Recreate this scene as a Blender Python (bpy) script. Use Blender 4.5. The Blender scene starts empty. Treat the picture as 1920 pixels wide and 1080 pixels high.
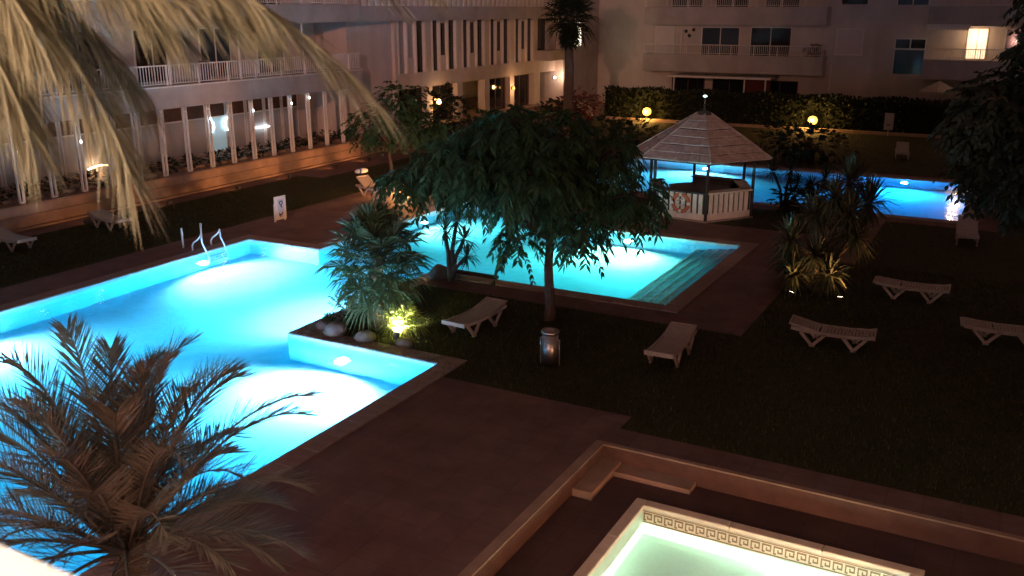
import bpy, math, random
import numpy as np
from mathutils import Vector
R = math.radians
random.seed(7); rng = np.random.default_rng(11)
S = bpy.context.scene
C = S.collection

# ------------------------------------------------------------------ camera, world, exposure
cam = bpy.data.cameras.new('camera'); camo = bpy.data.objects.new('camera', cam); C.objects.link(camo)
cam.sensor_width = 36; cam.lens = 36*1750/1920; cam.clip_start = 0.05; cam.clip_end = 2000
camo.location = (0, 0, 6.9); camo.rotation_euler = (R(90-16.6), 0, R(28.4))
cam.dof.use_dof = True; cam.dof.focus_distance = 20; cam.dof.aperture_fstop = 2.4
S.camera = camo
W = bpy.data.worlds.new('World'); S.world = W; W.use_nodes = True
wn = W.node_tree.nodes; wl = W.node_tree.links
bg = wn['Background']
sky = wn.new('ShaderNodeTexSky'); sky.sky_type = 'NISHITA'; sky.sun_disc = False
sky.sun_elevation = R(1.0); sky.sun_rotation = R(200)
tint = wn.new('ShaderNodeMix'); tint.data_type = 'RGBA'; tint.inputs[0].default_value = .992
wl.new(sky.outputs[0], tint.inputs[6]); tint.inputs[7].default_value = (.64, .29, .22, 1)   # town glow on a hazy night sky
wl.new(tint.outputs[2], bg.inputs[0]); bg.inputs[1].default_value = .125
S.view_settings.view_transform = 'Standard'; S.view_settings.look = 'None'
S.view_settings.exposure = 0; S.view_settings.gamma = 1
S.cycles.use_denoising = True
S.cycles.max_bounces = 8; S.cycles.diffuse_bounces = 4; S.cycles.glossy_bounces = 3
S.cycles.transmission_bounces = 6; S.cycles.transparent_max_bounces = 8
S.cycles.sample_clamp_indirect = 40; S.cycles.caustics_reflective = False; S.cycles.caustics_refractive = True

# ------------------------------------------------------------------ helpers
class MB:
    """collects geometry for ONE mesh object"""
    def __init__(s): s.v = []; s.f = []; s.m = []; s.n = 0
    def add(s, v, f, mi=0):
        o = s.n; s.v.extend([tuple(p) for p in v]); s.n = len(s.v)
        s.f.extend([tuple(i+o for i in q) for q in f]); s.m.extend([mi]*len(f))
        return s
    def box(s, x0, y0, z0, x1, y1, z1, mi=0):
        v = [(x0,y0,z0),(x1,y0,z0),(x1,y1,z0),(x0,y1,z0),(x0,y0,z1),(x1,y0,z1),(x1,y1,z1),(x0,y1,z1)]
        return s.add(v, [(0,3,2,1),(4,5,6,7),(0,1,5,4),(1,2,6,5),(2,3,7,6),(3,0,4,7)], mi)
    def bar(s, a, b, w, h, mi=0):
        a = Vector(a); b = Vector(b); t = (b-a).normalized()
        up = Vector((0,0,1)) if abs(t.z) < .95 else Vector((1,0,0))
        sd = t.cross(up).normalized()*(w/2); nn = sd.cross(t).normalized()*(h/2)
        v = [a-sd-nn, a+sd-nn, a+sd+nn, a-sd+nn, b-sd-nn, b+sd-nn, b+sd+nn, b-sd+nn]
        return s.add(v, [(0,1,2,3),(7,6,5,4),(4,5,1,0),(5,6,2,1),(6,7,3,2),(7,4,0,3)], mi)
    def tube(s, pts, rad, n=8, cap=True, mi=0):
        pts = [Vector(p) for p in pts]; rs = rad if isinstance(rad, (list, tuple)) else [rad]*len(pts)
        vs = []; fs = []; prev = None
        for i, p in enumerate(pts):
            t = (pts[min(i+1, len(pts)-1)] - pts[max(i-1, 0)]).normalized()
            if prev is None:
                u = Vector((0,0,1)) if abs(t.z) < .9 else Vector((1,0,0))
                a = t.cross(u).normalized()
            else:
                a = (prev - t*prev.dot(t)).normalized()
            prev = a; b = t.cross(a)
            for k in range(n):
                g = 2*math.pi*k/n
                vs.append(p + (a*math.cos(g) + b*math.sin(g))*rs[i])
        for i in range(len(pts)-1):
            for k in range(n):
                k2 = (k+1) % n
                fs.append((i*n+k, i*n+k2, (i+1)*n+k2, (i+1)*n+k))
        if cap:
            fs.append(tuple(range(n))[::-1]); fs.append(tuple((len(pts)-1)*n+k for k in range(n)))
        return s.add(vs, fs, mi)
    def lathe(s, prof, c=(0,0,0), n=16, mi=0):
        vs = []; fs = []
        for r, z in prof:
            for k in range(n):
                g = 2*math.pi*k/n; vs.append((c[0]+r*math.cos(g), c[1]+r*math.sin(g), c[2]+z))
        for i in range(len(prof)-1):
            for k in range(n):
                k2 = (k+1) % n; fs.append((i*n+k, i*n+k2, (i+1)*n+k2, (i+1)*n+k))
        fs.append(tuple(range(n))[::-1]); fs.append(tuple((len(prof)-1)*n+k for k in range(n)))
        return s.add(vs, fs, mi)
    def build(s, name, mat, parent=None, smooth=False):
        me = bpy.data.meshes.new(name); me.from_pydata(s.v, [], s.f)
        mats = mat if isinstance(mat, (list, tuple)) else [mat]
        for m in mats: me.materials.append(m)
        if len(mats) > 1: me.polygons.foreach_set('material_index', s.m)
        if smooth: me.polygons.foreach_set('use_smooth', [True]*len(me.polygons))
        me.update()
        return link(name, me, parent)

def link(name, me, parent=None):
    o = bpy.data.objects.new(name, me); C.objects.link(o)
    if parent is not None:
        o.parent = parent
        w = Vector(parent.location); p = parent.parent
        while p is not None: w += Vector(p.location); p = p.parent
        o.location = -w
    return o
def tag(o, label=None, cat=None, group=None, kind=None):
    if label: o['label'] = label
    if cat: o['category'] = cat
    if group: o['group'] = group
    if kind: o['kind'] = kind
    return o
def thing(name, label, cat, loc=(0,0,0), group=None, kind=None):
    o = bpy.data.objects.new(name, None); C.objects.link(o); o.location = loc; o.empty_display_size = .3
    return tag(o, label, cat, group, kind)
def copy_tree(o, parent=None):
    c = o.copy(); C.objects.link(c); c.parent = parent
    for ch in list(o.children): copy_tree(ch, c)
    return c
def mesh_np(name, verts, faces, mat, parent=None, smooth=False):
    """verts (N,3), faces (M,k) arrays"""
    me = bpy.data.meshes.new(name)
    V = np.asarray(verts, dtype=np.float32); Fc = np.asarray(faces, dtype=np.int32); k = Fc.shape[1]
    me.vertices.add(len(V)); me.vertices.foreach_set('co', V.ravel())
    me.loops.add(Fc.size); me.loops.foreach_set('vertex_index', Fc.ravel())
    me.polygons.add(len(Fc)); me.polygons.foreach_set('loop_start', np.arange(0, Fc.size, k, dtype=np.int32))
    me.update(calc_edges=True); me.validate()
    for m in (mat if isinstance(mat, (list, tuple)) else [mat]): me.materials.append(m)
    return link(name, me, parent)

def mat(name, col, rough=.7, var=.25, scale=3.0, bump=.15, bscale=40, metal=0, spec=.3, detail=4, col2=None, trans=0):
    m = bpy.data.materials.new(name); m.use_nodes = True; nt = m.node_tree; N = nt.nodes; L = nt.links
    p = N['Principled BSDF']; p.inputs['Roughness'].default_value = rough; p.inputs['Metallic'].default_value = metal
    p.inputs['Specular IOR Level'].default_value = spec
    tc = N.new('ShaderNodeTexCoord'); nz = N.new('ShaderNodeTexNoise')
    nz.inputs['Scale'].default_value = scale; nz.inputs['Detail'].default_value = detail; nz.inputs['Roughness'].default_value = .65
    L.new(tc.outputs['Object'], nz.inputs['Vector'])
    mx = N.new('ShaderNodeMix'); mx.data_type = 'RGBA'
    c2 = col2 if col2 else tuple(c*(1-var) for c in col)
    c1 = col if col2 else tuple(min(1, c*(1+var*.5)) for c in col)
    mx.inputs[6].default_value = (*c1, 1); mx.inputs[7].default_value = (*c2, 1)
    rp = N.new('ShaderNodeMapRange'); rp.inputs[1].default_value = .3; rp.inputs[2].default_value = .7
    L.new(nz.outputs['Fac'], rp.inputs[0]); L.new(rp.outputs[0], mx.inputs[0]); L.new(mx.outputs[2], p.inputs['Base Color'])
    if bump:
        n2 = N.new('ShaderNodeTexNoise'); n2.inputs['Scale'].default_value = bscale; n2.inputs['Detail'].default_value = 3
        L.new(tc.outputs['Object'], n2.inputs['Vector'])
        b = N.new('ShaderNodeBump'); b.inputs['Strength'].default_value = bump; b.inputs['Distance'].default_value = .02
        L.new(n2.outputs['Fac'], b.inputs['Height']); L.new(b.outputs[0], p.inputs['Normal'])
    if trans:
        p.inputs['Transmission Weight'].default_value = trans
    return m
def leafmat(name, c1, c2, rough=.55, tr=.25):
    m = bpy.data.materials.new(name); m.use_nodes = True; nt = m.node_tree; N = nt.nodes; L = nt.links
    p = N['Principled BSDF']; p.inputs['Roughness'].default_value = rough; p.inputs['Specular IOR Level'].default_value = .35
    g = N.new('ShaderNodeNewGeometry'); tc = N.new('ShaderNodeTexCoord'); nz = N.new('ShaderNodeTexNoise')
    nz.inputs['Scale'].default_value = 1.7; nz.inputs['Detail'].default_value = 2; L.new(tc.outputs['Object'], nz.inputs['Vector'])
    ad = N.new('ShaderNodeMath'); ad.operation = 'ADD'; L.new(g.outputs['Random Per Island'], ad.inputs[0]); L.new(nz.outputs['Fac'], ad.inputs[1])
    rp = N.new('ShaderNodeMapRange'); rp.inputs[1].default_value = .3; rp.inputs[2].default_value = 1.3; L.new(ad.outputs[0], rp.inputs[0])
    mx = N.new('ShaderNodeMix'); mx.data_type = 'RGBA'; mx.inputs[6].default_value = (*c1, 1); mx.inputs[7].default_value = (*c2, 1)
    L.new(rp.outputs[0], mx.inputs[0]); L.new(mx.outputs[2], p.inputs['Base Color'])
    t = N.new('ShaderNodeBsdfTranslucent'); L.new(mx.outputs[2], t.inputs[0])
    ms = N.new('ShaderNodeMixShader'); ms.inputs[0].default_value = tr
    L.new(p.outputs[0], ms.inputs[1]); L.new(t.outputs[0], ms.inputs[2]); L.new(ms.outputs[0], N['Material Output'].inputs[0])
    return m
def emit(name, col, strength):
    m = bpy.data.materials.new(name); m.use_nodes = True; p = m.node_tree.nodes['Principled BSDF']
    p.inputs['Base Color'].default_value = (*[min(.8, c) for c in col], 1)
    p.inputs['Emission Color'].default_value = (*col, 1); p.inputs['Emission Strength'].default_value = strength
    return m
def glass(name, col, rough=.08, spec=.6, metal=0):
    m = bpy.data.materials.new(name); m.use_nodes = True; p = m.node_tree.nodes['Principled BSDF']
    p.inputs['Base Color'].default_value = (*col, 1); p.inputs['Roughness'].default_value = rough
    p.inputs['Specular IOR Level'].default_value = spec
    return m
def absorb(m, dens, acol):
    nt = m.node_tree; va = nt.nodes.new('ShaderNodeVolumeAbsorption'); va.inputs['Color'].default_value = (*acol, 1); va.inputs['Density'].default_value = dens
    nt.links.new(va.outputs[0], nt.nodes['Material Output'].inputs['Volume'])
def watershell(name, dens, acol):
    m = bpy.data.materials.new(name); m.use_nodes = True; nt = m.node_tree; nt.nodes.remove(nt.nodes['Principled BSDF'])
    t = nt.nodes.new('ShaderNodeBsdfTransparent'); nt.links.new(t.outputs[0], nt.nodes['Material Output'].inputs['Surface']); absorb(m, dens, acol)
    return m
def watermat(name, scale, strength, dens=.5, acol=(0,.90,.97)):
    m = bpy.data.materials.new(name); m.use_nodes = True; nt = m.node_tree; N = nt.nodes; L = nt.links
    p = N['Principled BSDF']; p.inputs['Transmission Weight'].default_value = 1; p.inputs['IOR'].default_value = 1.33
    p.inputs['Roughness'].default_value = .0; p.inputs['Base Color'].default_value = (1, 1, 1, 1)
    absorb(m, dens, acol)
    tc = N.new('ShaderNodeTexCoord'); n1 = N.new('ShaderNodeTexNoise'); n1.inputs['Scale'].default_value = scale
    n1.inputs['Detail'].default_value = 3; L.new(tc.outputs['Object'], n1.inputs['Vector'])
    b = N.new('ShaderNodeBump'); b.inputs['Strength'].default_value = strength; b.inputs['Distance'].default_value = .05
    L.new(n1.outputs['Fac'], b.inputs['Height']); L.new(b.outputs[0], p.inputs['Normal'])
    return m

M = {}
M['plaster'] = mat('plaster', (.62,.55,.50), .9, .12, .8, .12, 60)
M['band'] = mat('band_render', (.46,.42,.40), .9, .15, 1.2, .12, 60)
M['white'] = mat('white_paint', (.74,.71,.68), .6, .08, 3, .05, 60)
M['brown'] = mat('brown_timber', (.11,.055,.035), .6, .3, 6, .1, 30)
M['terrace'] = mat('terrace_tile', (.30,.20,.15), .7, .2, 4, .1, 30)
M['base'] = mat('base_render', (.42,.30,.23), .9, .25, 1.6, .3, 25)
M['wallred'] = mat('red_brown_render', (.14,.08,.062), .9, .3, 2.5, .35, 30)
M['deck'] = mat('deck_paving', (.205,.128,.118), .75, .3, 1.3, .25, 50)
def joints(m, sx, sy, dark=.74):
    nt = m.node_tree; N = nt.nodes; L = nt.links; p = N['Principled BSDF']; src = p.inputs['Base Color'].links[0].from_socket
    tc = N.new('ShaderNodeTexCoord'); br = N.new('ShaderNodeTexBrick'); br.offset = 0; br.inputs['Scale'].default_value = 1
    br.inputs['Brick Width'].default_value = sx; br.inputs['Row Height'].default_value = sy; br.inputs['Mortar Size'].default_value = .012; br.inputs['Mortar Smooth'].default_value = .4
    br.inputs['Color1'].default_value = (1,1,1,1); br.inputs['Color2'].default_value = (.86,.86,.86,1); br.inputs['Mortar'].default_value = (dark,dark,dark,1)
    L.new(tc.outputs['Object'], br.inputs['Vector']); mx = N.new('ShaderNodeMix'); mx.data_type = 'RGBA'; mx.blend_type = 'MULTIPLY'; mx.inputs[0].default_value = 1
    L.new(src, mx.inputs[6]); L.new(br.outputs['Color'], mx.inputs[7]); L.new(mx.outputs[2], p.inputs['Base Color'])
def streaks(m):
    nt = m.node_tree; N = nt.nodes; L = nt.links; p = N['Principled BSDF']; src = p.inputs['Base Color'].links[0].from_socket
    tc = N.new('ShaderNodeTexCoord'); mp = N.new('ShaderNodeMapping'); mp.inputs['Scale'].default_value = (.8,.8,.18); nz = N.new('ShaderNodeTexNoise'); nz.inputs['Scale'].default_value = 1.2; nz.inputs['Detail'].default_value = 5
    L.new(tc.outputs['Object'], mp.inputs[0]); L.new(mp.outputs[0], nz.inputs['Vector'])
    rp = N.new('ShaderNodeMapRange'); rp.inputs[1].default_value = .35; rp.inputs[2].default_value = .68; rp.inputs[3].default_value = .86; rp.inputs[4].default_value = 1.03
    L.new(nz.outputs['Fac'], rp.inputs[0]); mx = N.new('ShaderNodeMix'); mx.data_type = 'RGBA'; mx.blend_type = 'MULTIPLY'; mx.inputs[0].default_value = 1
    L.new(src, mx.inputs[6]); L.new(rp.outputs[0], mx.inputs[7]); L.new(mx.outputs[2], p.inputs['Base Color'])
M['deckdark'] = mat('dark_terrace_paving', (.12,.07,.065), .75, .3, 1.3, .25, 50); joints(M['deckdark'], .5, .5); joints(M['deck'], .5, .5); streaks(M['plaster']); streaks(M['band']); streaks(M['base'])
M['coping'] = mat('coping_stone', (.34,.27,.25), .7, .25, 5, .2, 40)
M['coping_pale'] = mat('pale_coping', (.82,.70,.56), .6, .12, 6, .1, 40)
M['lawn'] = mat('lawn_soil', (.035,.045,.018), .95, .5, 5, .5, 40, col2=(.05,.042,.02))
M['grass'] = leafmat('grass_blade', (.03,.055,.014), (.06,.075,.025))
M['tile_blue'] = mat('pool_tile', (.54,.64,.69), .35, .06, 30, .03, 80)
M['tile_teal'] = mat('pool_tile_teal', (.20,.42,.45), .35, .06, 30, .03, 80)
M['tile_kids'] = mat('pool_tile_pale', (.60,.80,.68), .4, .06, 20, .03, 80)
WD, WC = .30, (0,.90,.975)
M['water'] = watermat('pool_water', 1.9, .34, WD, WC); M['water_shell'] = watershell('water_at_wall', WD, WC)
M['water_kids'] = watermat('paddling_water', 4, .06, .0)
M['steel'] = mat('stainless_steel', (.55,.56,.56), .34, .1, 8, 0, metal=1)
M['plastic'] = mat('white_plastic', (.42,.36,.33), .45, .12, 4, .04, 60)
M['roof'] = mat('weathered_board', (.46,.36,.33), .85, .35, 5, .35, 22)
M['roofdark'] = mat('roof_underside', (.05,.035,.03), .9)  # dark colour also paints the shadow lines between the board courses
M['post'] = mat('dark_timber_post', (.045,.035,.03), .7, .3, 8, .2, 30)
M['slat'] = mat('cream_slat', (.80,.68,.60), .6, .15, 5, .08, 50)
M['counter'] = mat('dark_counter', (.05,.045,.045), .35, .3, 6, .05)
M['bark'] = mat('bark', (.085,.06,.045), .95, .4, 7, .8, 22)
M['palmbark'] = mat('palm_bark', (.13,.095,.065), .95, .45, 9, .9, 18)
M['leaf'] = leafmat('tree_leaf', (.014,.042,.014), (.038,.085,.03))
M['leafdark'] = leafmat('dark_leaf', (.007,.016,.006), (.018,.030,.012), .7, .15)
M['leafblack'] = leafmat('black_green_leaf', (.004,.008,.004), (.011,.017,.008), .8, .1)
M['hedge'] = leafmat('hedge_leaf', (.012,.022,.009), (.028,.04,.018), .7, .15)
M['palm'] = leafmat('palm_leaflet', (.14,.13,.095), (.27,.24,.175), .5, .2)
M['palmdry'] = leafmat('palm_leaflet_tan', (.21,.165,.10), (.34,.27,.17), .55, .25)
M['fan'] = leafmat('fan_leaf', (.05,.085,.03), (.12,.14,.06), .45, .25)
M['fanlit'] = leafmat('lit_fan_leaf', (.13,.18,.05), (.24,.28,.10), .45, .3)  # paler copy of the fan leaf, spotlight brightness put into its colour
M['yucca'] = leafmat('strap_leaf', (.03,.04,.02), (.075,.07,.04), .45, .2)
M['crimson'] = leafmat('crimson_leaf', (.11,.02,.03), (.16,.04,.05))
M['rock'] = mat('rock', (.20,.16,.14), .9, .4, 4, .8, 8)
M['glassdark'] = glass('dark_glass', (.015,.015,.02), .06)
M['glassblue'] = glass('blue_grey_glass', (.03,.05,.075), .08)
M['blind'] = mat('pale_blind', (.42,.41,.42), .6, .06, 2, .03)
M['shutter'] = mat('roller_shutter', (.62,.56,.53), .6, .05, 2, .05)
M['bluesign'] = mat('sign_blue', (.04,.06,.16), .5, .05, 3, 0)
M['red'] = mat('red_cloth', (.10,.022,.016), .8, .2, 4, .1)
M['ring'] = mat('life_ring_orange', (.55,.16,.09), .5, .1, 4, .04)
M['key'] = mat('frieze_key', (.26,.18,.10), .6, .2, 8, .05)
M['frieze'] = mat('frieze_cream', (.80,.69,.54), .5, .1, 8, .05)
M['lampbody'] = mat('lamp_body', (.06,.06,.06), .5, .2, 6, .05)
M['em_cool'] = emit('tube_white', (.85,.95,1), 9)
M['em_warm'] = emit('tube_warm', (1,.72,.42), 9)
M['em_orange'] = emit('globe_orange', (1,.50,.07), 4)
M['em_window'] = emit('lit_window_white', (1,.86,.62), 3.2)
M['em_cyan'] = emit('lit_window_cyan', (.40,.60,.68), .30)
M['em_pool'] = emit('pool_lens', (.85,.97,1), 60)
M['em_spot'] = emit('spot_lens', (1,.82,.50), 18)

def light(name, kind, loc, power, col, parent, radius=.08, target=None, angle=150, blend=.6):
    d = bpy.data.lights.new(name, kind); d.energy = power; d.color = col; d.shadow_soft_size = radius
    if kind == 'SPOT': d.spot_size = R(angle); d.spot_blend = blend
    o = bpy.data.objects.new(name, d); C.objects.link(o)
    if parent is not None: o.parent = parent; o.location = Vector(loc) - Vector(parent.location)
    else: o.location = loc
    if target is not None:
        o.rotation_euler = (Vector(target)-Vector(loc)).to_track_quat('-Z', 'Y').to_euler()
    return o

# ------------------------------------------------------------------ ground with real openings for the pools
# union of rectangles (x0, y0, x1, y1)
MAIN = [(-20.75,2.5,-13.7,21.1), (-13.7,2.5,-9.75,14.85), (-18,21.1,-7,27.6), (-13.7,20.8,-7,21.1), (-18,27.6,-14.5,29.4)]
MAIN_POLY = [(-20.75,2.5),(-9.75,2.5),(-9.75,14.85),(-13.7,14.85),(-13.7,20.8),(-7,20.8),(-7,27.6),(-14.5,27.6),(-14.5,29.4),(-18,29.4),(-18,21.1),(-20.75,21.1)]
RIGHT = [(-16.3,34.5,-1.4,42.4)]
RIGHT_POLY = [(-16.3,34.5),(-1.4,34.5),(-1.4,42.4),(-16.3,42.4)]
SUNK = [(-5.35,4.5,2.6,13.05)]
PAVE = [(-9.75,-.2,-5.35,14.35), (-5.35,13.05,2.6,13.8), (-5.35,-.2,2.6,4.5), (-22.6,2.5,-20.75,31), (-20.75,21.1,-18,31), (-18,29.4,-4.8,30.2),
        (-14.5,27.6,-4.8,29.4), (-7,19.5,-4.8,27.6), (-13.7,19.5,-7,20.8), (-14.3,-.2,-9.75,2.5), (-28.3,2.5,-27.2,31),
        (-17.5,33.4,-.2,34.5), (-17.5,42.4,-.2,43.5), (-17.5,34.5,-16.3,42.4), (-1.4,34.5,-.2,42.4), (-4.8,27,-3.6,34), (-28.3,31,-26,60)]
def inside(rs, x, y): return any(a < x < c and b < y < d for a, b, c, d in rs)
allr = MAIN+RIGHT+SUNK+PAVE
xs = sorted({v for r in allr for v in (r[0], r[2])} | {-400, 400, -60, 40}); ys = sorted({v for r in allr for v in (r[1], r[3])} | {-400, 500, 80})
lawn = MB(); deck = MB()
lawn_cells = []
for i in range(len(xs)-1):
    for j in range(len(ys)-1):
        x, y = (xs[i]+xs[i+1])/2, (ys[j]+ys[j+1])/2
        if inside(MAIN+RIGHT+SUNK, x, y): continue
        q = [(xs[i],ys[j],0),(xs[i+1],ys[j],0),(xs[i+1],ys[j+1],0),(xs[i],ys[j+1],0)]
        if inside(PAVE, x, y): deck.add(q, [(0,1,2,3)])
        else:
            lawn.add(q, [(0,1,2,3)]); lawn_cells.append((xs[i],ys[j],xs[i+1],ys[j+1]))
tag(lawn.build('ground', M['lawn']), kind='structure')
pave = tag(deck.build('pool_deck', M['deck']), kind='structure')

def basin(name, poly, rects, depth, water, tilem, wmat, top=0.0):
    b = MB()
    n = len(poly)
    for i in range(n):
        (x0,y0),(x1,y1) = poly[i], poly[(i+1) % n]
        b.add([(x0,y0,top),(x1,y1,top),(x1,y1,top-depth),(x0,y0,top-depth)], [(3,2,1,0)])
    w = MB()
    for x0,y0,x1,y1 in rects:
        b.add([(x0,y0,top-depth),(x1,y0,top-depth),(x1,y1,top-depth),(x0,y1,top-depth)], [(0,1,2,3)])
    root = tag(b.build(name, tilem), kind='structure')
    ins = []                                               # outline pulled 4 mm off the tiles
    for i in range(n):
        a = Vector(poly[i-1]); c = Vector(poly[i]); d = Vector(poly[(i+1) % n]); e0 = (c-a).normalized(); e1 = (d-c).normalized()
        ins.append((c.x - (e0.y+e1.y)*.004, c.y + (e0.x+e1.x)*.004))
    w.add([(x,y,top-water) for x,y in ins]+[(x,y,top-depth+.004) for x,y in ins], [tuple(range(n))], 0)
    w.f += [tuple(range(n,2*n))[::-1]]+[((i+1)%n, i, n+i, n+(i+1)%n) for i in range(n)]; w.m += [1]*(n+1)
    wo = tag(w.build('water', [wmat, M['water_shell']]), kind='structure')
    return root
def coping(parent, poly, w, z0, z1, m, ln=.62, name='coping_stone'):
    n = len(poly); gap = .008; cache = {}
    def turn(i):
        a, b, c = poly[i-1], poly[i], poly[(i+1) % n]
        return (b[0]-a[0])*(c[1]-b[1]) - (b[1]-a[1])*(c[0]-b[0])
    for i in range(n):
        p = Vector((*poly[i], 0)); q = Vector((*poly[(i+1) % n], 0)); d = (q-p).normalized(); o = Vector((d.y, -d.x, 0))
        s = -w if turn(i) > 0 else w
        L = (q-p).length; e = L
        if turn((i+1) % n) < 0: pass
        k = max(1, round((e-s)/ln)); st = (e-s)/k
        for a in range(k):
            key = (round(st, 4), abs(d.x) > .5)
            if key not in cache:
                hx, hy = (st/2-gap/2, w/2) if abs(d.x) > .5 else (w/2, st/2-gap/2)
                bv = .012
                mb = MB(); zc = (z1-z0)
                v = [(-hx,-hy,0),(hx,-hy,0),(hx,hy,0),(-hx,hy,0),(-hx,-hy,zc-bv),(hx,-hy,zc-bv),(hx,hy,zc-bv),(-hx,hy,zc-bv),
                     (-hx+bv,-hy+bv,zc),(hx-bv,-hy+bv,zc),(hx-bv,hy-bv,zc),(-hx+bv,hy-bv,zc)]
                f = [(0,3,2,1)]+[(k_,(k_+1)%4,4+(k_+1)%4,4+k_) for k_ in range(4)]+[(4+k_,4+(k_+1)%4,8+(k_+1)%4,8+k_) for k_ in range(4)]+[(8,9,10,11)]
                mb.add(v, f); me = bpy.data.meshes.new(name); me.from_pydata(mb.v, [], mb.f); me.materials.append(m); cache[key] = me
            c = p + d*(s+st*(a+.5)) + o*(w/2)
            ob = bpy.data.objects.new(name, cache[key]); C.objects.link(ob); ob.parent = parent
            ob.location = Vector((c.x, c.y, z0 + random.uniform(-.002,.002)))
main = basin('swimming_pool', MAIN_POLY, MAIN, 1.5, .07, M['tile_blue'], M['water'])
coping(main, MAIN_POLY, .45, .004, .03, M['coping'])
right = basin('lap_pool', RIGHT_POLY, RIGHT, 1.5, .07, M['tile_blue'], M['water'])
coping(right, RIGHT_POLY, .45, .004, .03, M['coping'])
# entry steps down into the far basin
for k in range(4):
    x1 = -7.003 - .34*k; zt = -.22 - .2*k
    MB().box(x1-.34, 20.803, -1.497+.001*k, x1, 27.597, zt).build('pool_step', M['tile_teal'], main)
for k in range(4):
    x1 = -7.003-.34*(k+1); MB().box(x1-.012, 20.81, -.22-.2*k-.05, x1+.045, 27.59, -.22-.2*k+.006).build('step_edge', M['white'], main)

# sunken terrace of the paddling pool
KX0, KX1, KY0, KY1, KZ = -4.40, -.31, 6.0, 12.17, -.33
sf = MB()
kx = sorted([-5.35, KX0+.18, KX1-.18, 2.6]); ky = sorted([4.5, KY0+.18, KY1-.18, 13.05])
for i in range(3):
    for j in range(3):
        if i == 1 and j == 1: continue
        sf.add([(kx[i],ky[j],KZ),(kx[i+1],ky[j],KZ),(kx[i+1],ky[j+1],KZ),(kx[i],ky[j+1],KZ)], [(0,1,2,3)])
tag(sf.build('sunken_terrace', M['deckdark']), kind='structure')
rw = thing('retaining_wall', 'low rendered wall round the sunken terrace of the paddling pool', 'wall', (-5.35, 13.05, KZ))
for a_ in ((-5.49,4.4,-5.35,13.15),(-5.349,13.05,2.7,13.15),(2.6,4.4,2.7,13.049),(-5.349,4.4,2.599,4.5)):
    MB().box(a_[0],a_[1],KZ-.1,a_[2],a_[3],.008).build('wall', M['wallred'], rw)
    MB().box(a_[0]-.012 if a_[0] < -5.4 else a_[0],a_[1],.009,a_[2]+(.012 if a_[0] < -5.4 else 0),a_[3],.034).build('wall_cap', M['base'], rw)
st = thing('corner_steps', 'pair of low steps in the far corner of the sunken terrace', 'steps', (-5.1, 12.9, KZ))
MB().box(-5.349, 11.85, KZ, -5.02, 13.049, KZ+.13).build('step', M['base'], st)
MB().box(-5.018, 12.74, KZ, -3.75, 13.049, KZ+.085).build('step', M['base'], st)

kid = thing('paddling_pool', 'small rectangular paddling pool with cream coping and key-pattern frieze', 'pool', (-2.3, 9, KZ))
ix0, ix1, iy0, iy1 = KX0+.18, KX1-.18, KY0+.18, KY1-.18
b = MB()
zt, zb = -.325, -.92
for (x0,y0),(x1,y1) in (((ix0,iy0),(ix1,iy0)),((ix1,iy0),(ix1,iy1)),((ix1,iy1),(ix0,iy1)),((ix0,iy1),(ix0,iy0))):
    b.add([(x0,y0,zt),(x1,y1,zt),(x1,y1,zb),(x0,y0,zb)], [(3,2,1,0)])
b.add([(ix0,iy0,zb),(ix1,iy0,zb),(ix1,iy1,zb),(ix0,iy1,zb)], [(0,1,2,3)])
b.build('basin', M['tile_kids'], kid)
w = MB(); w.add([(ix0,iy0,-.60),(ix1,iy0,-.60),(ix1,iy1,-.60),(ix0,iy1,-.55)], [(0,1,2,3)]); w.build('water', M['water_kids'], kid)
kc = thing('tmp', None, None)
coping(kc, [(ix0,iy0),(ix1,iy0),(ix1,iy1),(ix0,iy1)], .18, -.326, -.262, M['coping_pale'], ln=1.15)
for o in list(kc.children):
    l = o.location.copy(); o.parent = kid; o.location = l - kid.location
bpy.data.objects.remove(kc)
# key-pattern frieze tiles on the inner faces (wall facing the building and the one opposite)
def frieze_tile():
    t = MB(); wd, h = .158, .215
    t.box(-wd/2, -.012, 0, wd/2, 0, h, 0)
    def s(x0, z0, x1, z1): t.box(-wd/2+x0*wd, -.019, z0*h, -wd/2+x1*wd, -.0125, z1*h, 1)
    s(.0,.06,1,.13); s(.0,.90,1,.96)
    s(.05,.20,.16,.82); s(.16,.70,.86,.82); s(.75,.32,.86,.70); s(.40,.32,.75,.43); s(.40,.43,.51,.58); s(.16,.20,.30,.30)
    me = bpy.data.meshes.new('frieze_tile'); me.from_pydata(t.v, [], t.f); me.materials.append(M['frieze']); me.materials.append(M['key'])
    me.polygons.foreach_set('material_index', t.m); return me
ft = frieze_tile()
n = int((ix1-ix0)/.16); st_ = (ix1-ix0)/n
for k in range(n):
    for yy, rz in ((iy1-.001, 0), (iy0+.001, math.pi)):
        o = bpy.data.objects.new('frieze_tile', ft); C.objects.link(o); o.parent = kid
        o.location = Vector((ix0+st_*(k+.5), yy, -.545)) - kid.location; o.rotation_euler.z = rz; o.scale.x = st_/.16

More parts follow.
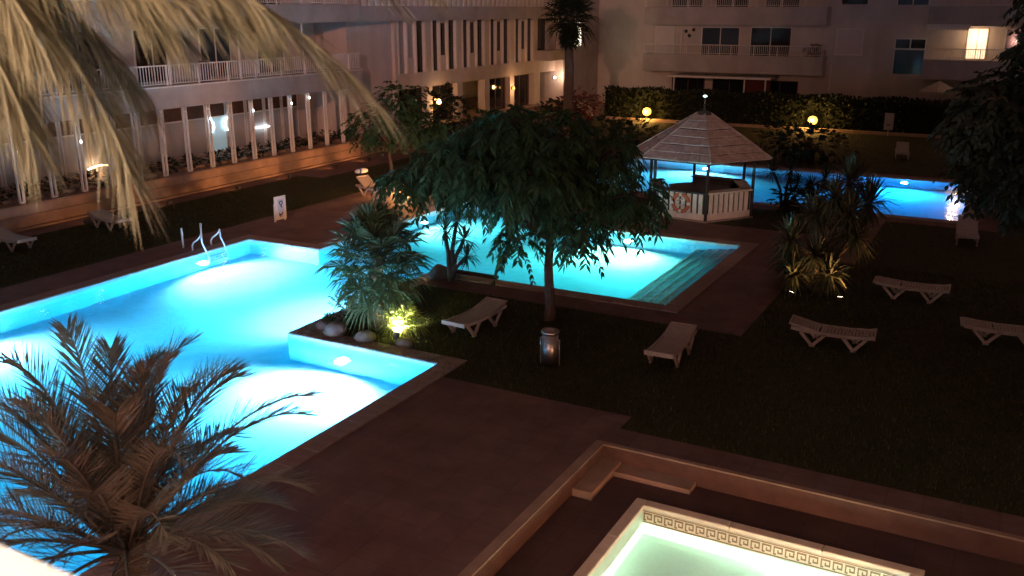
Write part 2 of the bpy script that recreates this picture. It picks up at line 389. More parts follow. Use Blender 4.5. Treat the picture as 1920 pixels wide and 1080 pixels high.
# pool lamps
def pool_lamp(label, loc, nrm, power, col, tilt=-.22, ang=158):
    nrm = Vector(nrm); t = thing('pool_light', label, 'pool light', loc, 'underwater pool lights')
    L = Vector(loc); u = nrm.cross(Vector((0,0,1)))
    v = []; n = 14
    ring = MB(); lens = MB()
    for rr, dd in ((.15,.004),(.15,.03),(.115,.034)):
        for k in range(n):
            g = 2*math.pi*k/n; v.append(L + nrm*dd + u*math.cos(g)*rr + Vector((0,0,1))*math.sin(g)*rr)
    ring.add(v, [(i*n+k, i*n+(k+1)%n, (i+1)*n+(k+1)%n, (i+1)*n+k) for i in range(2) for k in range(n)])
    lens.add([L+nrm*.032+u*math.cos(2*math.pi*k/n)*.114+Vector((0,0,1))*math.sin(2*math.pi*k/n)*.114 for k in range(n)], [tuple(range(n))])
    ring.build('rim', M['steel'], t); lens.build('lens', M['em_pool'], t)
    p = L + nrm*.16
    light('lamp', 'SPOT', p, power, col, t, .12, p + nrm + Vector((0,0,tilt)), ang, 1.0)
CY = (1.0,.72,.98); TE = (1.0,.90,.66); BL = (.05,.40,1.0)
pool_lamp('underwater lamp on the pool wall below the steel ladder', (-20.75, 19.0, -.7), (1,0,0), 8000, CY)
pool_lamp('underwater lamp in the near left wall of the big pool', (-20.75, 11.3, -.7), (1,0,0), 6500, CY)
pool_lamp('underwater lamp in the pool wall beside the planted peninsula', (-13.7, 17.4, -.7), (-1,0,0), 5500, CY)
pool_lamp('underwater lamp in the short wall at the inner pool corner', (-12.1, 14.85, -.7), (0,-1,0), 10000, CY)
pool_lamp('underwater lamp at the near end of the big pool', (-12.0, 2.5, -.7), (0,1,0), 3800, CY)
pool_lamp('underwater lamp in the far wall behind the leafy tree', (-10.6, 27.6, -.7), (0,-1,0), 6500, TE)
pool_lamp('underwater lamp in the left wall of the far basin', (-18.0, 26.6, -.7), (1,0,0), 2400, (.7,.95,.9))
pool_lamp('underwater lamp in the far wall of the lap pool behind the bar', (-12.6, 42.4, -.7), (0,-1,0), 5500, (.7,.74,1))
pool_lamp('bright underwater lamp in the far wall at the right end of the lap pool', (-4.0, 42.4, -.30), (0,-1,0), 3600, BL)

# ------------------------------------------------------------------ left wing (porch with slim paired posts)
XF = -28.5
lb = thing('porch_building', 'pale apartment wing with slim paired porch posts and picket balcony', 'building', (XF, 25, 0))
Y0, Y1 = 8.0, 37.0
t = MB(); t.box(-31.5, Y0, 0, -28.3, Y1, .74); t.build('terrace_base', M['base'], lb)
MB().box(-28.298, Y0, .36, -28.22, Y1, .44).build('base_ledge', M['base'], lb)
MB().box(-28.297, Y0, 0, -28.1, Y1, .07).build('base_footing', M['base'], lb)
MB().box(-31.5, Y0, .742, -28.26, Y1, .80).build('terrace_slab', M['terrace'], lb)
MB().box(-31.6, Y0, .802, -31.2, Y1, 3.33).build('wall', M['plaster'], lb)
MB().box(-31.6, Y0, 3.332, -28.2, Y1, 4.12).build('balcony_slab', M['band'], lb)
MB().box(-28.32, Y0, 4.122, -28.14, Y1, 4.17).build('slab_edge', M['white'], lb)
MB().box(-31.6, Y0, 4.122, -31.0, Y1, 6.35).build('wall', M['plaster'], lb)
MB().box(-31.6, Y0, 6.352, -28.2, Y1, 7.12).build('balcony_slab', M['band'], lb)
MB().box(-31.6, Y0, 7.122, -31.0, Y1, 9.6).build('wall', M['plaster'], lb)
MB().box(-31.8, Y0, 9.602, -28.0, Y1, 10.0).build('roof', M['band'], lb)
fin = MB(); fin.box(-.045, -.10, 0, .045, -.055, 2.53); fin.box(-.045, .055, 0, .045, .10, 2.53); fin.box(-.045,-.055,0,.045,.055,.06); fin.box(-.045,-.055,2.3,.045,.055,2.36)
fme = None
yy = 9.3
while yy < Y1-.2:
    if fme is None:
        o = fin.build('post', M['white'], lb); fme = o.data
    else:
        o = bpy.data.objects.new('post', fme); C.objects.link(o); o.parent = lb
    o.location = Vector((XF, yy, .80)) - Vector(lb.location); yy += 1.2
    o.rotation_euler.x = R(.6)
# bays of the porch wall: pale blind panel below a brown transom, in a white frame
k = 0
yy = 9.9
while yy < Y1-1.2:
    lit = abs(yy-30.3) < .61
    fr = MB()
    fr.box(-31.2, yy-.56, .9, -31.15, yy-.50, 3.2); fr.box(-31.2, yy+.50, .9, -31.15, yy+.56, 3.2); fr.box(-31.2, yy-.499, 2.36, -31.15, yy+.499, 2.42)
    wo = fr.build('window', M['white'], lb)
    MB().box(-31.19, yy-.499, .9, -31.165, yy+.499, 2.359).build('pane', M['em_cyan'] if lit else M['blind'], wo)
    MB().box(-31.19, yy-.499, 2.421, -31.165, yy+.499, 3.2).build('transom', M['brown'], wo)
    yy += 1.2; k += 1
# railings of two balconies
def railing(parent, x, y0, y1, z, h=.72, sp=.13, axis='y'):
    top = MB(); pk = MB()
    def bx(m, a0, b0, c0, a1, b1, c1):
        if axis == 'y': m.box(x+a0, b0, c0, x+a1, b1, c1)
        else: m.box(b0, x+a0, c0, b1, x+a1, c1)
    bx(top, -.03, y0, z+h, .03, y1, z+h+.045); bx(top, -.02, y0, z+.06, .02, y1, z+.09)
    y = y0+.02; i = 0
    while y < y1:
        if i % 12 == 0: bx(top, -.03, y, z, .03, y+.055, z+h+.02)
        else: bx(pk, -.011, y+.005, z+.09, .011, y+.03, z+h)
        y += sp; i += 1
    top.build('handrail', M['white'], parent); tag(pk.build('pickets', M['white'], parent), kind='stuff')
railing(lb, -28.28, Y0, Y1, 4.172); railing(lb, -28.28, Y0, Y1, 7.122)
for zz in (4.13, 7.13):
    for q, yy in enumerate(np.arange(10, 36, 3.4)):
        m_ = M['glassdark'] if q % 3 else M['glassblue']
        fr = MB(); fr.box(-31.0, yy-.9, zz, -30.94, yy-.84, zz+2.05); fr.box(-31.0, yy+.84, zz, -30.94, yy+.9, zz+2.05); fr.box(-31.0, yy-.839, zz+1.99, -30.94, yy+.839, zz+2.05); fr.box(-31.0, yy-.03, zz, -30.95, yy+.03, zz+1.989)
        d = fr.build('balcony_door', M['white'], lb)
        MB().box(-30.99, yy-.839, zz, -30.965, yy+.839, zz+1.989).build('pane', m_, d)
    for yy in (17.5, 25.4, 29.1, 33.0):
        MB().box(-28.36, yy-.035, zz+.05, -28.30, yy+.035, zz+2.2).build('balcony_post', M['white'], lb)
# door with the dark blue curtain behind the railing
MB().box(-28.7, 27.2, 4.13, -28.64, 27.75, 4.98).build('folded_screen', mat('indigo_cloth', (.05,.04,.10), .8), lb)
# light tubes seen in the porch; the window's arcs of light are made as glowing tubes
def arc_tube(name, label, pts, m, pw, col, grp=None):
    t = thing(name, label, 'lamp', pts[0], grp)
    MB().tube(pts, .028, 8).build('tube', m, t)
    MB().box(pts[0][0]-.06, pts[len(pts)//2][1]-.05, pts[len(pts)//2][2]-.02, pts[0][0]-.03, pts[len(pts)//2][1]+.05, pts[len(pts)//2][2]+.02).build('bracket', M['lampbody'], t)
    c = Vector(pts[len(pts)//2]); light('glow', 'POINT', c+Vector((.12,0,0)), pw, col, t, .06)
arc = [(-31.08, 29.75+.28*math.sin(a), 2.02+.30*math.cos(a)) for a in np.linspace(.25, 2.6, 9)]
arc_tube('light_arc', 'curved white glowing tube at the left of the pale blue window', arc, M['em_cool'], 1.5, (.7,.9,1), 'white arcs of light in the porch')
arc = [(-31.08, 30.98-.28*math.sin(a), 2.02+.30*math.cos(a)) for a in np.linspace(.25, 2.6, 9)]
arc_tube('light_arc', 'curved white glowing tube at the right of the pale blue window', arc, M['em_cool'], 1.5, (.7,.9,1), 'white arcs of light in the porch')
arc_tube('light_tube', 'straight white light tube low in the right porch bays', [(-31.08, y, 1.66) for y in (32.6, 32.9, 33.2, 33.5)], M['em_cool'], 1.2, (.9,.95,1))
arc = [(-31.0, 23.4+.12*i, 1.06+.10*math.sin(i*math.pi/9)) for i in range(9)]
arc_tube('light_tube', 'curved warm light tube low in the left porch bays', arc, M['em_warm'], 14, (1,.6,.3))
# small wall lamps on the posts
for i, (y_, z_) in enumerate(((18.95, 2.5), (21.3, 2.55), (27.3, 2.75), (29.7, 2.85), (32.1, 2.95), (33.3, 3.1))):
    t = thing('post_lamp', ['tiny white lamp on the leftmost porch post in view', 'tiny white lamp above the curved warm tube', 'tiny white lamp left of the pale blue window', 'tiny white lamp at the right top of the pale blue window',
              'tiny white lamp above the straight light tube', 'tiny white lamp near the right end of the porch'][i], 'lamp', (XF+.05, y_, z_), 'lamps on the porch posts')
    MB().box(XF+.046, y_-.03, z_-.05, XF+.07, y_+.03, z_+.05).build('bracket', M['lampbody'], t)
    MB().lathe([(.012,-.05),(.032,-.035),(.036,0),(.03,.03),(.012,.045)], (XF+.105, y_, z_), 10).build('bulb', M['em_cool'], t, True)
    light('glow', 'POINT', (XF+.2, y_, z_), 1.2, (1,.7,.5), t, .04)

# ------------------------------------------------------------------ striped wing
XS = -29.0
sb = thing('striped_building', 'pink-lit wing with tall narrow dark windows in groups of three', 'building', (XS, 50, 0))
MB().box(-36, 37.2, 0, -28.3, 66.0, .74).build('terrace_base', M['base'], sb)
MB().box(-36, 37.2, .742, -28.26, 66.0, .80).build('terrace_slab', M['terrace'], sb)
MB().box(-36, 37.2, .802, -29.2, 40.9, 6.35).build('wall', M['plaster'], sb)
MB().box(-29.5, 40.9, 2.85, XS, 59.99, 3.65).build('spandrel_band', M['plaster'], sb)
MB().box(-36, 37.2, 6.352, -28.5, 59.99, 7.08).build('roof_band', M['band'], sb)
MB().box(-36, 37.2, 7.082, -29.1, 59.99, 10).build('upper_wall', M['plaster'], sb)
MB().box(-35.5, 40.9, 2.9, -29.52, 59.99, 3.1).build('floor_slab', M['plaster'], sb)
MB().box(-35.9, 40.91, .802, -35.5, 59.99, 6.34).build('back_wall', M['plaster'], sb)
P0 = 41.2; PER = 3.2
for k in range(5):
    y0 = P0+PER*k
    # pier to the left of each bay, both storeys
    MB().box(-29.5, y0-.62 if k else 40.901, .802, XS-.002, y0-.06, 2.848).build('pier', M['plaster'], sb)
    MB().box(-29.5, y0-.62 if k else 40.901, 3.652, XS-.002, y0-.06, 6.348).build('pier', M['plaster'], sb)
    fr = MB()
    for a in (-.06, .72, .84+.72, 2.46):
        fr.box(-29.35, y0+a, 3.652, XS+.03, y0+a+.13, 6.348)
    wo = fr.build('window', M['white'], sb)
    for q, (a, c) in enumerate(((.07,.72),(.85,1.56),(1.69,2.46))):
        if q == 1:
            MB().box(-29.2, y0+a, 3.652, -29.1, y0+c, 4.45).build('panel', M['shutter'], wo)
            MB().box(-29.2, y0+a, 6.20, -29.1, y0+c, 6.348).build('panel', M['shutter'], wo)
            MB().box(-29.19, y0+a, 4.452, -29.15, y0+c, 6.198).build('pane', M['glassdark'] if k > 1 else M['blind'] if k == 0 else M['glassdark'], wo)
        else:
            MB().box(-29.19, y0+a, 3.652, -29.15, y0+c, 6.348).build('pane', M['blind'] if (k == 0 and q == 0) else M['glassdark'], wo)
    if k != 2:
        d = MB().box(-29.4, y0-.058, 2.76, -29.3, y0+2.5, 2.848).build('glass_door', M['brown'], sb)
        for a_, c_, f_ in ((-.058,.03,-29.3),(2.4,2.5,-29.3),(1.2,1.27,-29.32)): MB().box(-29.4, y0+a_, .802, f_, y0+c_, 2.758).build('door_post', M['brown'], d)
        MB().box(-29.38, y0+.031, .802, -29.35, y0+1.199, 2.758).build('pane', M['glassdark'], d)
        MB().box(-29.38, y0+1.271, .802, -29.35, y0+2.399, 2.758).build('pane', M['glassdark'], d)
MB().box(-29.5, 56.7, .802, XS-.002, 57.6, 2.848).build('pier', M['plaster'], sb)
MB().box(-29.5, 56.7, 3.652, XS-.002, 57.2, 6.348).build('pier', M['plaster'], sb)
MB().box(-29.5, 58.9, 3.652, XS-.002, 59.99, 6.348).build('pier', M['plaster'], sb)
MB().box(-29.5, 60.0, .802, XS-.002, 59.99, 2.848).build('pier', M['plaster'], sb)
d = MB().box(-29.4, 57.2, 3.652, -29.3, 58.9, 6.348).build('doorway', M['glassdark'], sb)
MB().box(-28.99, 57.0, 3.66, -27.9, 59.99, 4.3).build('balcony_parapet', M['band'], sb)
bal = MB(); y = 37.3
while y < 59.6:
    bal.box(-28.72, y, 7.084, -28.62, y+.30, 7.7); y += .55
tag(bal.build('balusters', M['white'], sb), kind='stuff')
MB().box(-28.76, 37.2, 7.70, -28.58, 59.99, 7.8).build('coping', M['white'], sb)
# lit room behind the third opening: shelf, table and a warm ceiling lamp
MB().box(-33.2, 47.7, .802, -33.1, 50.2, 2.89).build('room_wall', M['slat'], sb)
sh = thing('lit_shelf', 'warmly lit shelf unit inside the open ground-floor doorway', 'shelf', (-32.9, 48.8, .8))
m_ = MB()
for z in (1.2, 1.62, 2.02, 2.4): m_.box(-33.09, 48.3, z, -32.8, 49.5, z+.04)
m_.build('boards', M['slat'], sh)
m_ = MB(); m_.box(-33.09, 48.26, .81, -32.8, 48.299, 2.44); m_.box(-33.09, 49.501, .81, -32.8, 49.54, 2.44); m_.build('sides', M['brown'], sh)
MB().box(-32.85, 48.35, 2.05, -32.81, 49.45, 2.09).build('light_strip', M['em_warm'], sh)
MB().box(-32.85, 48.35, 1.66, -32.81, 49.45, 1.70).build('light_strip', M['em_warm'], sh)
light('glow', 'POINT', (-32.3, 48.9, 2.3), 60, (1,.55,.2), sh, .1)
tb = thing('side_table', 'pale table just inside the lit ground-floor doorway', 'table', (-30.6, 48.9, .8))
MB().lathe([(.55,0),(.56,.02),(.56,.045),(.54,.06)], (-30.6,48.9,1.5), 20).build('table_top', M['white'], tb)
MB().lathe([(.3,0),(.28,.03),(.05,.06),(.05,.69)], (-30.6,48.9,.802), 12).build('pedestal', M['brown'], tb)

# ------------------------------------------------------------------ rear apartment block
YB = 66.0
rb = thing('apartment_block', 'long rear apartment block with balcony bands and dark glazed doors', 'building', (-14, YB, 0))
MB().box(-28.4, YB, 0, 26, YB+.4, 10.5).build('wall', M['plaster'], rb)
MB().box(-36, 60.0, .802, -28.41, YB+.4, 10.5).build('corner_wall', M['plaster'], rb)
# corner window, brightly lit
fr = MB(); fr.box(-28.409, 60.2, 4.45, -28.35, 60.3, 6.2); fr.box(-28.409, 62.8, 4.45, -28.35, 62.9, 6.2); fr.box(-28.409, 60.301, 6.1, -28.35, 62.799, 6.2)
wo = tag(fr.build('window', M['white'], rb), 'brightly lit window behind the tall palm trunk')
MB().box(-28.408, 60.301, 4.45, -28.37, 62.799, 6.099).build('pane', M['em_window'], wo)
def balcony(x0, x1, zb, zt, out=1.5, rail=True):
    MB().box(x0, YB-out, zb, x1, YB-.002, zt-.72).build('balcony_slab', M['band'], rb) if False else None
    MB().box(x0, YB-out, zb, x1, YB-.002, zb+.22).build('balcony_floor', M['band'], rb)
    MB().box(x0, YB-out, zb+.222, x1, YB-out+.12, zt).build('balcony_parapet', M['band'], rb)
    MB().box(x0, YB-out+.121, zb+.222, x0+.12, YB-.002, zt).build('balcony_side', M['band'], rb)
    MB().box(x1-.12, YB-out+.121, zb+.222, x1, YB-.002, zt).build('balcony_side', M['band'], rb)
    if rail: railing(rb, YB-out+.06, x0, x1, zt, .62, .13, 'x')
balcony(-24.3, -11.9, 2.75, 3.95); balcony(-24.3, -11.9, 5.9, 7.1); balcony(-24.3, -11.9, 9.05, 10.2)
balcony(-5.9, 6, 2.75, 3.95); balcony(-5.9, 6, 5.95, 7.1)
def win(x0, x1, z0, z1, m_, fm='white', mull=True, sill=False, label=None):
    fr = MB(); y = YB
    fr.box(x0-.06, y-.05, z0, x0, y-.001, z1+.06); fr.box(x1, y-.05, z0, x1+.06, y-.001, z1+.06); fr.box(x0+.001, y-.05, z1, x1-.001, y-.001, z1+.06)
    if mull: fr.box((x0+x1)/2-.03, y-.05, z0, (x0+x1)/2+.03, y-.001, z1-.001)
    wo = fr.build('window', M[fm], rb)
    if label: wo['label'] = label
    MB().box(x0+.001, y-.03, z0, x1-.001, y-.002, z1-.001).build('pane', M[m_], wo)
    if sill: MB().box(x0-.12, y-.12, z0-.08, x1+.12, y-.001, z0-.002).build('sill', M['white'], wo)
win(-20.5, -17.9, 3.0, 5.7, 'glassblue'); win(-17.05, -14.4, 3.0, 5.72, 'glassdark'); win(-23.9, -22.6, 3.0, 5.7, 'shutter', mull=False)
win(-11.4, -9.8, 4.1, 5.67, 'shutter', mull=False, sill=True); win(-7.75, -6.0, 2.95, 4.45, 'glassblue', mull=False); win(-7.75, -6.0, 4.55, 5.1, 'glassdark')
win(-11.3, -9.7, 7.25, 8.9, 'glassdark', mull=False); win(-7.9, -6.1, 7.2, 8.8, 'glassblue')
for x in (-22.8, -19.6, -16.2): win(x, x+2.2, 6.2, 8.9, 'glassdark')
for x in (-22.5, -19.5, -16.0): win(x, x+2.3, .2, 2.2, 'glassdark', 'brown')
M['em_door'] = emit('lit_door', (1,.66,.42), 1.5)
win(-3.6, -2.55, 4.0, 5.75, 'em_door', label='brightly lit balcony door behind the dark tree')
win(-1.5, .8, 4.0, 5.75, 'glassdark'); win(2, 4, 3.0, 5.7, 'glassdark'); win(-3.5, -1, .3, 2.2, 'glassdark', 'brown')
light('glow', 'POINT', (-3.1, YB-.7, 5.3), 40, (1,.62,.35), rb, .1)
# things on the rear balconies
pb = thing('balcony_plant', 'brownish bushy plant at the right end of the rear balcony', 'plant', (-12.6, 65.2, 2.98))
MB().lathe([(.16,0),(.2,.05),(.24,.9),(.26,.95)], (-12.6,65.2,2.972), 12).build('pot', M['base'], pb)
plant_later = pb
dc = thing('wall_ornament', 'group of three small dark plaques on the rear balcony wall', 'ornament', (-21.5, 65.95, 5.2))
for x_, z_ in ((-21.7,5.45),(-21.45,5.15),(-21.15,5.55)): MB().lathe([(.13,0),(.12,.02)], (0,0,0), 10).build('plaque', M['post'], dc)
for o_, (x_, z_) in zip(dc.children, ((-21.7,5.45),(-21.45,5.15),(-21.15,5.55))): o_.location = Vector((x_, 65.99, z_))-Vector(dc.location); o_.rotation_euler.x = R(90)
wp = MB().box(-22.05, 65.9, 3.0, -21.98, 65.998, 5.6).build('wall_post', M['white'], rb)
# awning over the ground-floor terrace and its posts
aw = thing('awning', 'pale-edged flat awning over a dark red ground-floor terrace', 'awning', (-18.3, 64, 0))
MB().box(-21.9, 63.2, 2.50, -14.9, 65.9, 2.56).build('canopy', M['band'], aw)
MB().box(-21.95, 63.14, 2.46, -14.85, 63.199, 2.58).build('front_edge', M['white'], aw)
for x in (-21.5, -16.6, -15.2): MB().box(x-.04, 63.25, 0, x+.04, 63.33, 2.499).build('post', M['white'], aw)
MB().box(-16.5, 63.4, 1.2, -14.9, 63.46, 2.45).build('side_blind', M['red'], aw)
# scalloped canopy on the balcony above, beside the lit door
sc = thing('scalloped_blind', 'white scalloped balcony blind beside the brightly lit door', 'blind', (-4.5, 64.6, 5.7))
m_ = MB()
for i in range(12):
    x = -5.9+.2*i
    m_.add([(x,64.45,6.02),(x+.19,64.45,6.02),(x+.19,64.45,5.78),(x+.14,64.45,5.70),(x+.05,64.45,5.70),(x,64.45,5.78),
            (x,64.48,6.02),(x+.19,64.48,6.02),(x+.19,64.48,5.78),(x+.14,64.48,5.70),(x+.05,64.48,5.70),(x,64.48,5.78)],
           [(0,5,4,3,2,1),(6,7,8,9,10,11)]+[(a,(a+1)%6,6+(a+1)%6,6+a) for a in range(6)])
m_.build('scallops', M['white'], sc)
MB().box(-5.9, 64.44, 6.021, -3.4, 65.9, 6.06).build('roller', M['white'], sc)
# drainpipe
dp = thing('drainpipe', 'thin pale drainpipe at the right end of the rear balconies', 'pipe', (-11.6, 65.9, 0))
MB().tube([(-11.6,65.9,0),(-11.6,65.9,3.4)], .05, 8).build('pipe', M['white'], dp)
MB().box(-11.68, 65.86, 1.6, -11.52, 65.999, 1.64).build('clip', M['white'], dp)
# pale garden parasol on the ground-floor terrace
pz = thing('parasol', 'pale parasol half hidden behind the dark tree at right', 'parasol', (-4.6, 63.5, 0))
m_ = MB(); N_ = 8; top = (-4.7,63.5,2.75)
ring = [(-4.7+1.15*math.cos(2*math.pi*k/N_), 63.5+1.15*math.sin(2*math.pi*k/N_), 2.15) for k in range(N_)]
m_.add([top]+ring, [(0,1+k,1+(k+1)%N_) for k in range(N_)]); m_.add([(a,b_,c-.15) for a,b_,c in ring]+ring, [(k,(k+1)%N_,N_+(k+1)%N_,N_+k) for k in range(N_)])
m_.build('canopy', M['plastic'], pz); MB().tube([(-4.7,63.5,0),(-4.7,63.5,2.72)], .03, 8).build('pole', M['white'], pz)
# low wall by the hedge
lw = thing('garden_wall', 'low pale wall stub at the left end of the dark hedge', 'wall', (-26, 59, 0))
MB().box(-27.2, 58.7, 0, -24.75, 59.1, .85).build('wall', M['plaster'], lw); MB().box(-27.25, 58.65, .852, -24.7, 59.15, .92).build('coping', M['coping'], lw)
kb = thing('planter_kerb', 'long low kerb in front of the dark hedge carrying the orange lamps', 'kerb', (-12, 57.6, 0))
MB().box(-24.6, 57.5, 0, 10, 57.8, .16).build('kerb', M['base'], kb)
# orange garden lamps
def garden_lamp(label, loc, power, grp='orange garden lamps'):
    x, y, z = loc; t = thing('garden_lamp', label, 'lamp', loc, grp)
    MB().lathe([(.09,0),(.09,.03),(.035,.05),(.035,.20)], loc, 10).build('stem', M['lampbody'], t)
    MB().lathe([(.06,.20),(.2,.26),(.27,.38),(.27,.52),(.2,.64),(.06,.70)], loc, 14).build('globe', M['em_orange'], t, True)  # globe oversized to take in the bloom round the lamp
    light('glow', 'POINT', (x, y-.36, z+.45), power, (1,.48,.12), t, .15)
garden_lamp('orange globe lamp on the kerb to the left of the bar roof', (-21.3, 57.65, .162), 330)
garden_lamp('orange globe lamp on the kerb to the right of the bar roof', (-10.9, 57.65, .162), 330)
wlm = thing('wall_lamp', 'warm wall lamp on the striped wing above the shrubs', 'lamp', (-28.9, 44.7, 1.9))
MB().box(-28.998, 44.62, 1.8, -28.95, 44.78, 2.05).build('back_plate', M['lampbody'], wlm)
MB().lathe([(.05,0),(.11,.05),(.13,.14),(.10,.22),(.04,.26)], (-28.82, 44.7, 1.85), 12).build('globe', emit('globe_amber', (1,.66,.25), 14), wlm, True)
light('glow', 'POINT', (-28.5, 44.7, 1.98), 55, (1,.52,.22), wlm, .12)
wl2 = thing('wall_lamp', 'small warm wall lamp on the fourth pier of the striped wing', 'lamp', (-28.9, 53.6, 2.1))
MB().box(-28.998, 53.52, 2.0, -28.95, 53.68, 2.2).build('back_plate', M['lampbody'], wl2)
MB().lathe([(.03,0),(.07,.03),(.08,.1),(.03,.16)], (-28.86, 53.6, 2.02), 10).build('globe', M['em_orange'], wl2, True)
light('glow', 'POINT', (-28.4, 53.6, 2.1), 45, (1,.5,.22), wl2, .12)
wl3 = thing('wall_lamp', 'small white lamp near the corner of the striped wing', 'lamp', (-28.9, 59.6, 2.4))
MB().box(-28.998, 59.52, 2.3, -28.95, 59.68, 2.5).build('back_plate', M['lampbody'], wl3)
MB().lathe([(.03,0),(.07,.03),(.08,.1),(.03,.16)], (-28.86, 59.6, 2.32), 10).build('globe', M['em_cool'], wl3, True)
light('glow', 'POINT', (-28.2, 59.6, 2.5), 60, (1,.6,.38), wl3, .12)

# ------------------------------------------------------------------ pool bar (hexagonal kiosk)
BX, BY, A0 = -9.72, 32.0, -66
def hexp(r, k, z): g = R(A0+60*k); return (BX+r*math.cos(g), BY+r*math.sin(g), z)
bar = thing('pool_bar', 'hexagonal pool bar with tiered grey board roof and slatted cream counter', 'kiosk', (BX, BY, 0))
m_ = MB(); m_.add([hexp(2.0,k,0) for k in range(6)]+[hexp(2.0,k,.06) for k in range(6)], [(k,(k+1)%6,6+(k+1)%6,6+k) for k in range(6)]+[tuple(6+k for k in range(6))]); m_.build('floor_slab', M['coping'], bar)
for k in range(6):
    MB().tube([hexp(1.93,k,.06), hexp(1.93,k,2.2)], .055, 8).build('post', M['post'], bar)
    if k == 3: continue                                   # the way in is at the back
    a = Vector(hexp(1.86,k,0)); b_ = Vector(hexp(1.86,k+1,0)); d = (b_-a).normalized(); nn = Vector((d.y,-d.x,0)); L_ = (b_-a).length
    def pl(s0, s1, o0, o1, z0, z1, name, mt):
        q = MB(); p = [a+d*s0+nn*o0, a+d*s1+nn*o0, a+d*s1+nn*o1, a+d*s0+nn*o1]
        q.add([(v.x,v.y,z0) for v in p]+[(v.x,v.y,z1) for v in p], [(3,2,1,0),(4,5,6,7)]+[(i,(i+1)%4,4+(i+1)%4,4+i) for i in range(4)])
        return q.build(name, mt, bar)
    pl(.03, L_-.03, .0, .07, .062, .27, 'plinth', M['slat'])
    pl(.06, L_-.06, -.03, .0, .271, .95, 'backing_panel', M['post'])
    n = 8; wd = (L_-.16)/n
    for i in range(n): pl(.08+wd*i+.035, .08+wd*(i+1)-.035, .001, .035, .272, .93, 'slat', M['slat'])
    pl(.0, L_, -.32, .10, .952, 1.0, 'counter_top', M['slat'] if k in (0, 1) else M['counter'])
m_ = MB(); m_.add([hexp(1.2,k,.062) for k in range(6)]+[hexp(1.2,k,.86) for k in range(6)], [(k,(k+1)%6,6+(k+1)%6,6+k) for k in range(6)]+[tuple(6+k for k in range(6))]); m_.build('inner_counter', M['counter'], bar)
for k in range(6):
    NR = 6; rT, rB, zT, zB = .26, 2.52, 3.45, 2.05
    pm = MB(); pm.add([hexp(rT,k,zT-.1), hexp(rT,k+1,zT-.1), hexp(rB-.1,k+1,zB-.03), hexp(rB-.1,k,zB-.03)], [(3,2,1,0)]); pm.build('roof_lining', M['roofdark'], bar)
    for r_ in range(NR):
        t0 = r_/NR; t1 = (r_+1)/NR-.013
        ra, rb_ = rT+(rB-rT)*t0, rT+(rB-rT)*t1
        za, zb_ = zT+(zB-zT)*t0, zT+(zB-zT)*t1+.03
        jig = random.uniform(-.006,.006)
        # each course is split into boards
        nb = max(1, round(ra+1.2*rb_)) if False else max(1, int(1.5+2.2*rb_))
        for i in range(nb):
            f0, f1 = i/nb, (i+1)/nb
            def lp(r, z, f):
                p, q = Vector(hexp(r,k,z)), Vector(hexp(r,k+1,z)); return p.lerp(q, f)
            g = .004 if 0 < i else 0
            dz = random.uniform(-.008,.008)
            ex = random.uniform(0,.02)
            P = [lp(ra,za+dz+jig,f0+g), lp(ra,za+dz+jig,f1-.003), lp(rb_+ex,zb_+dz+jig,f1-.003), lp(rb_+ex,zb_+dz+jig,f0+g)]
            q = MB(); q.add([tuple(v-Vector((0,0,.035))) for v in P]+[tuple(v) for v in P], [(0,1,2,3),(7,6,5,4)]+[((i_+1)%4,i_,4+i_,4+(i_+1)%4) for i_ in range(4)])
            q.build('roof_board', M['roof'], bar)
    MB().tube([hexp(rT,k,zT+.03), hexp(rB+.02,k,zB+.06)], .022, 6).build('hip_batten', M['roof'], bar)
MB().lathe([(.30,0),(.25,.08),(.07,.12),(.04,.22),(.05,.3),(.02,.36)], (BX,BY,3.42), 10).build('finial', M['lampbody'], bar)
MB().tube([(BX,BY,3.76),(BX,BY,4.02)], .012, 6).build('mast', M['steel'], bar)
MB().lathe([(.01,0),(.07,.02),(.08,.05),(.04,.08)], (BX,BY,4.0), 10).build('cap_lamp', emit('cap_glow', (.6,1,.85), 2.5), bar, True)
# life ring on the left front face
a = Vector(hexp(1.86,-1,0)); b_ = Vector(hexp(1.86,0,0)); d = (b_-a).normalized(); nn = Vector((d.y,-d.x,0)); cc = a+d*1.0+nn*.13+Vector((0,0,.60))
lr = thing('life_ring', 'orange life ring hanging on the slatted front of the pool bar', 'life ring', cc)
pts = [cc+d*.29*math.cos(g)+Vector((0,0,.29*math.sin(g))) for g in np.linspace(0, 2*math.pi, 25)]
MB().tube(pts, .065, 10, False).build('ring', M['ring'], lr, True)
for g in (0, 1.571, 3.142, 4.712):
    pp = [cc+d*.29*math.cos(g+e)+Vector((0,0,.29*math.sin(g+e))) for e in (-.16,-.05,.05,.16)]
    MB().tube(pp, .07, 10).build('band', M['white'], lr)
flo = thing('flower_wreath', 'small white flower cluster in the middle of the life ring', 'flowers', cc)
m_ = MB()
for g in range(5):
    an = g*1.2566+.3; c1 = cc-nn*.03+d*.11*math.cos(an)+Vector((0,0,.11*math.sin(an)))
    m_.lathe([(.01,-.03),(.05,-.015),(.06,.0),(.045,.02),(.01,.03)], c1, 8)
m_.build('petals', M['white'], flo, True)

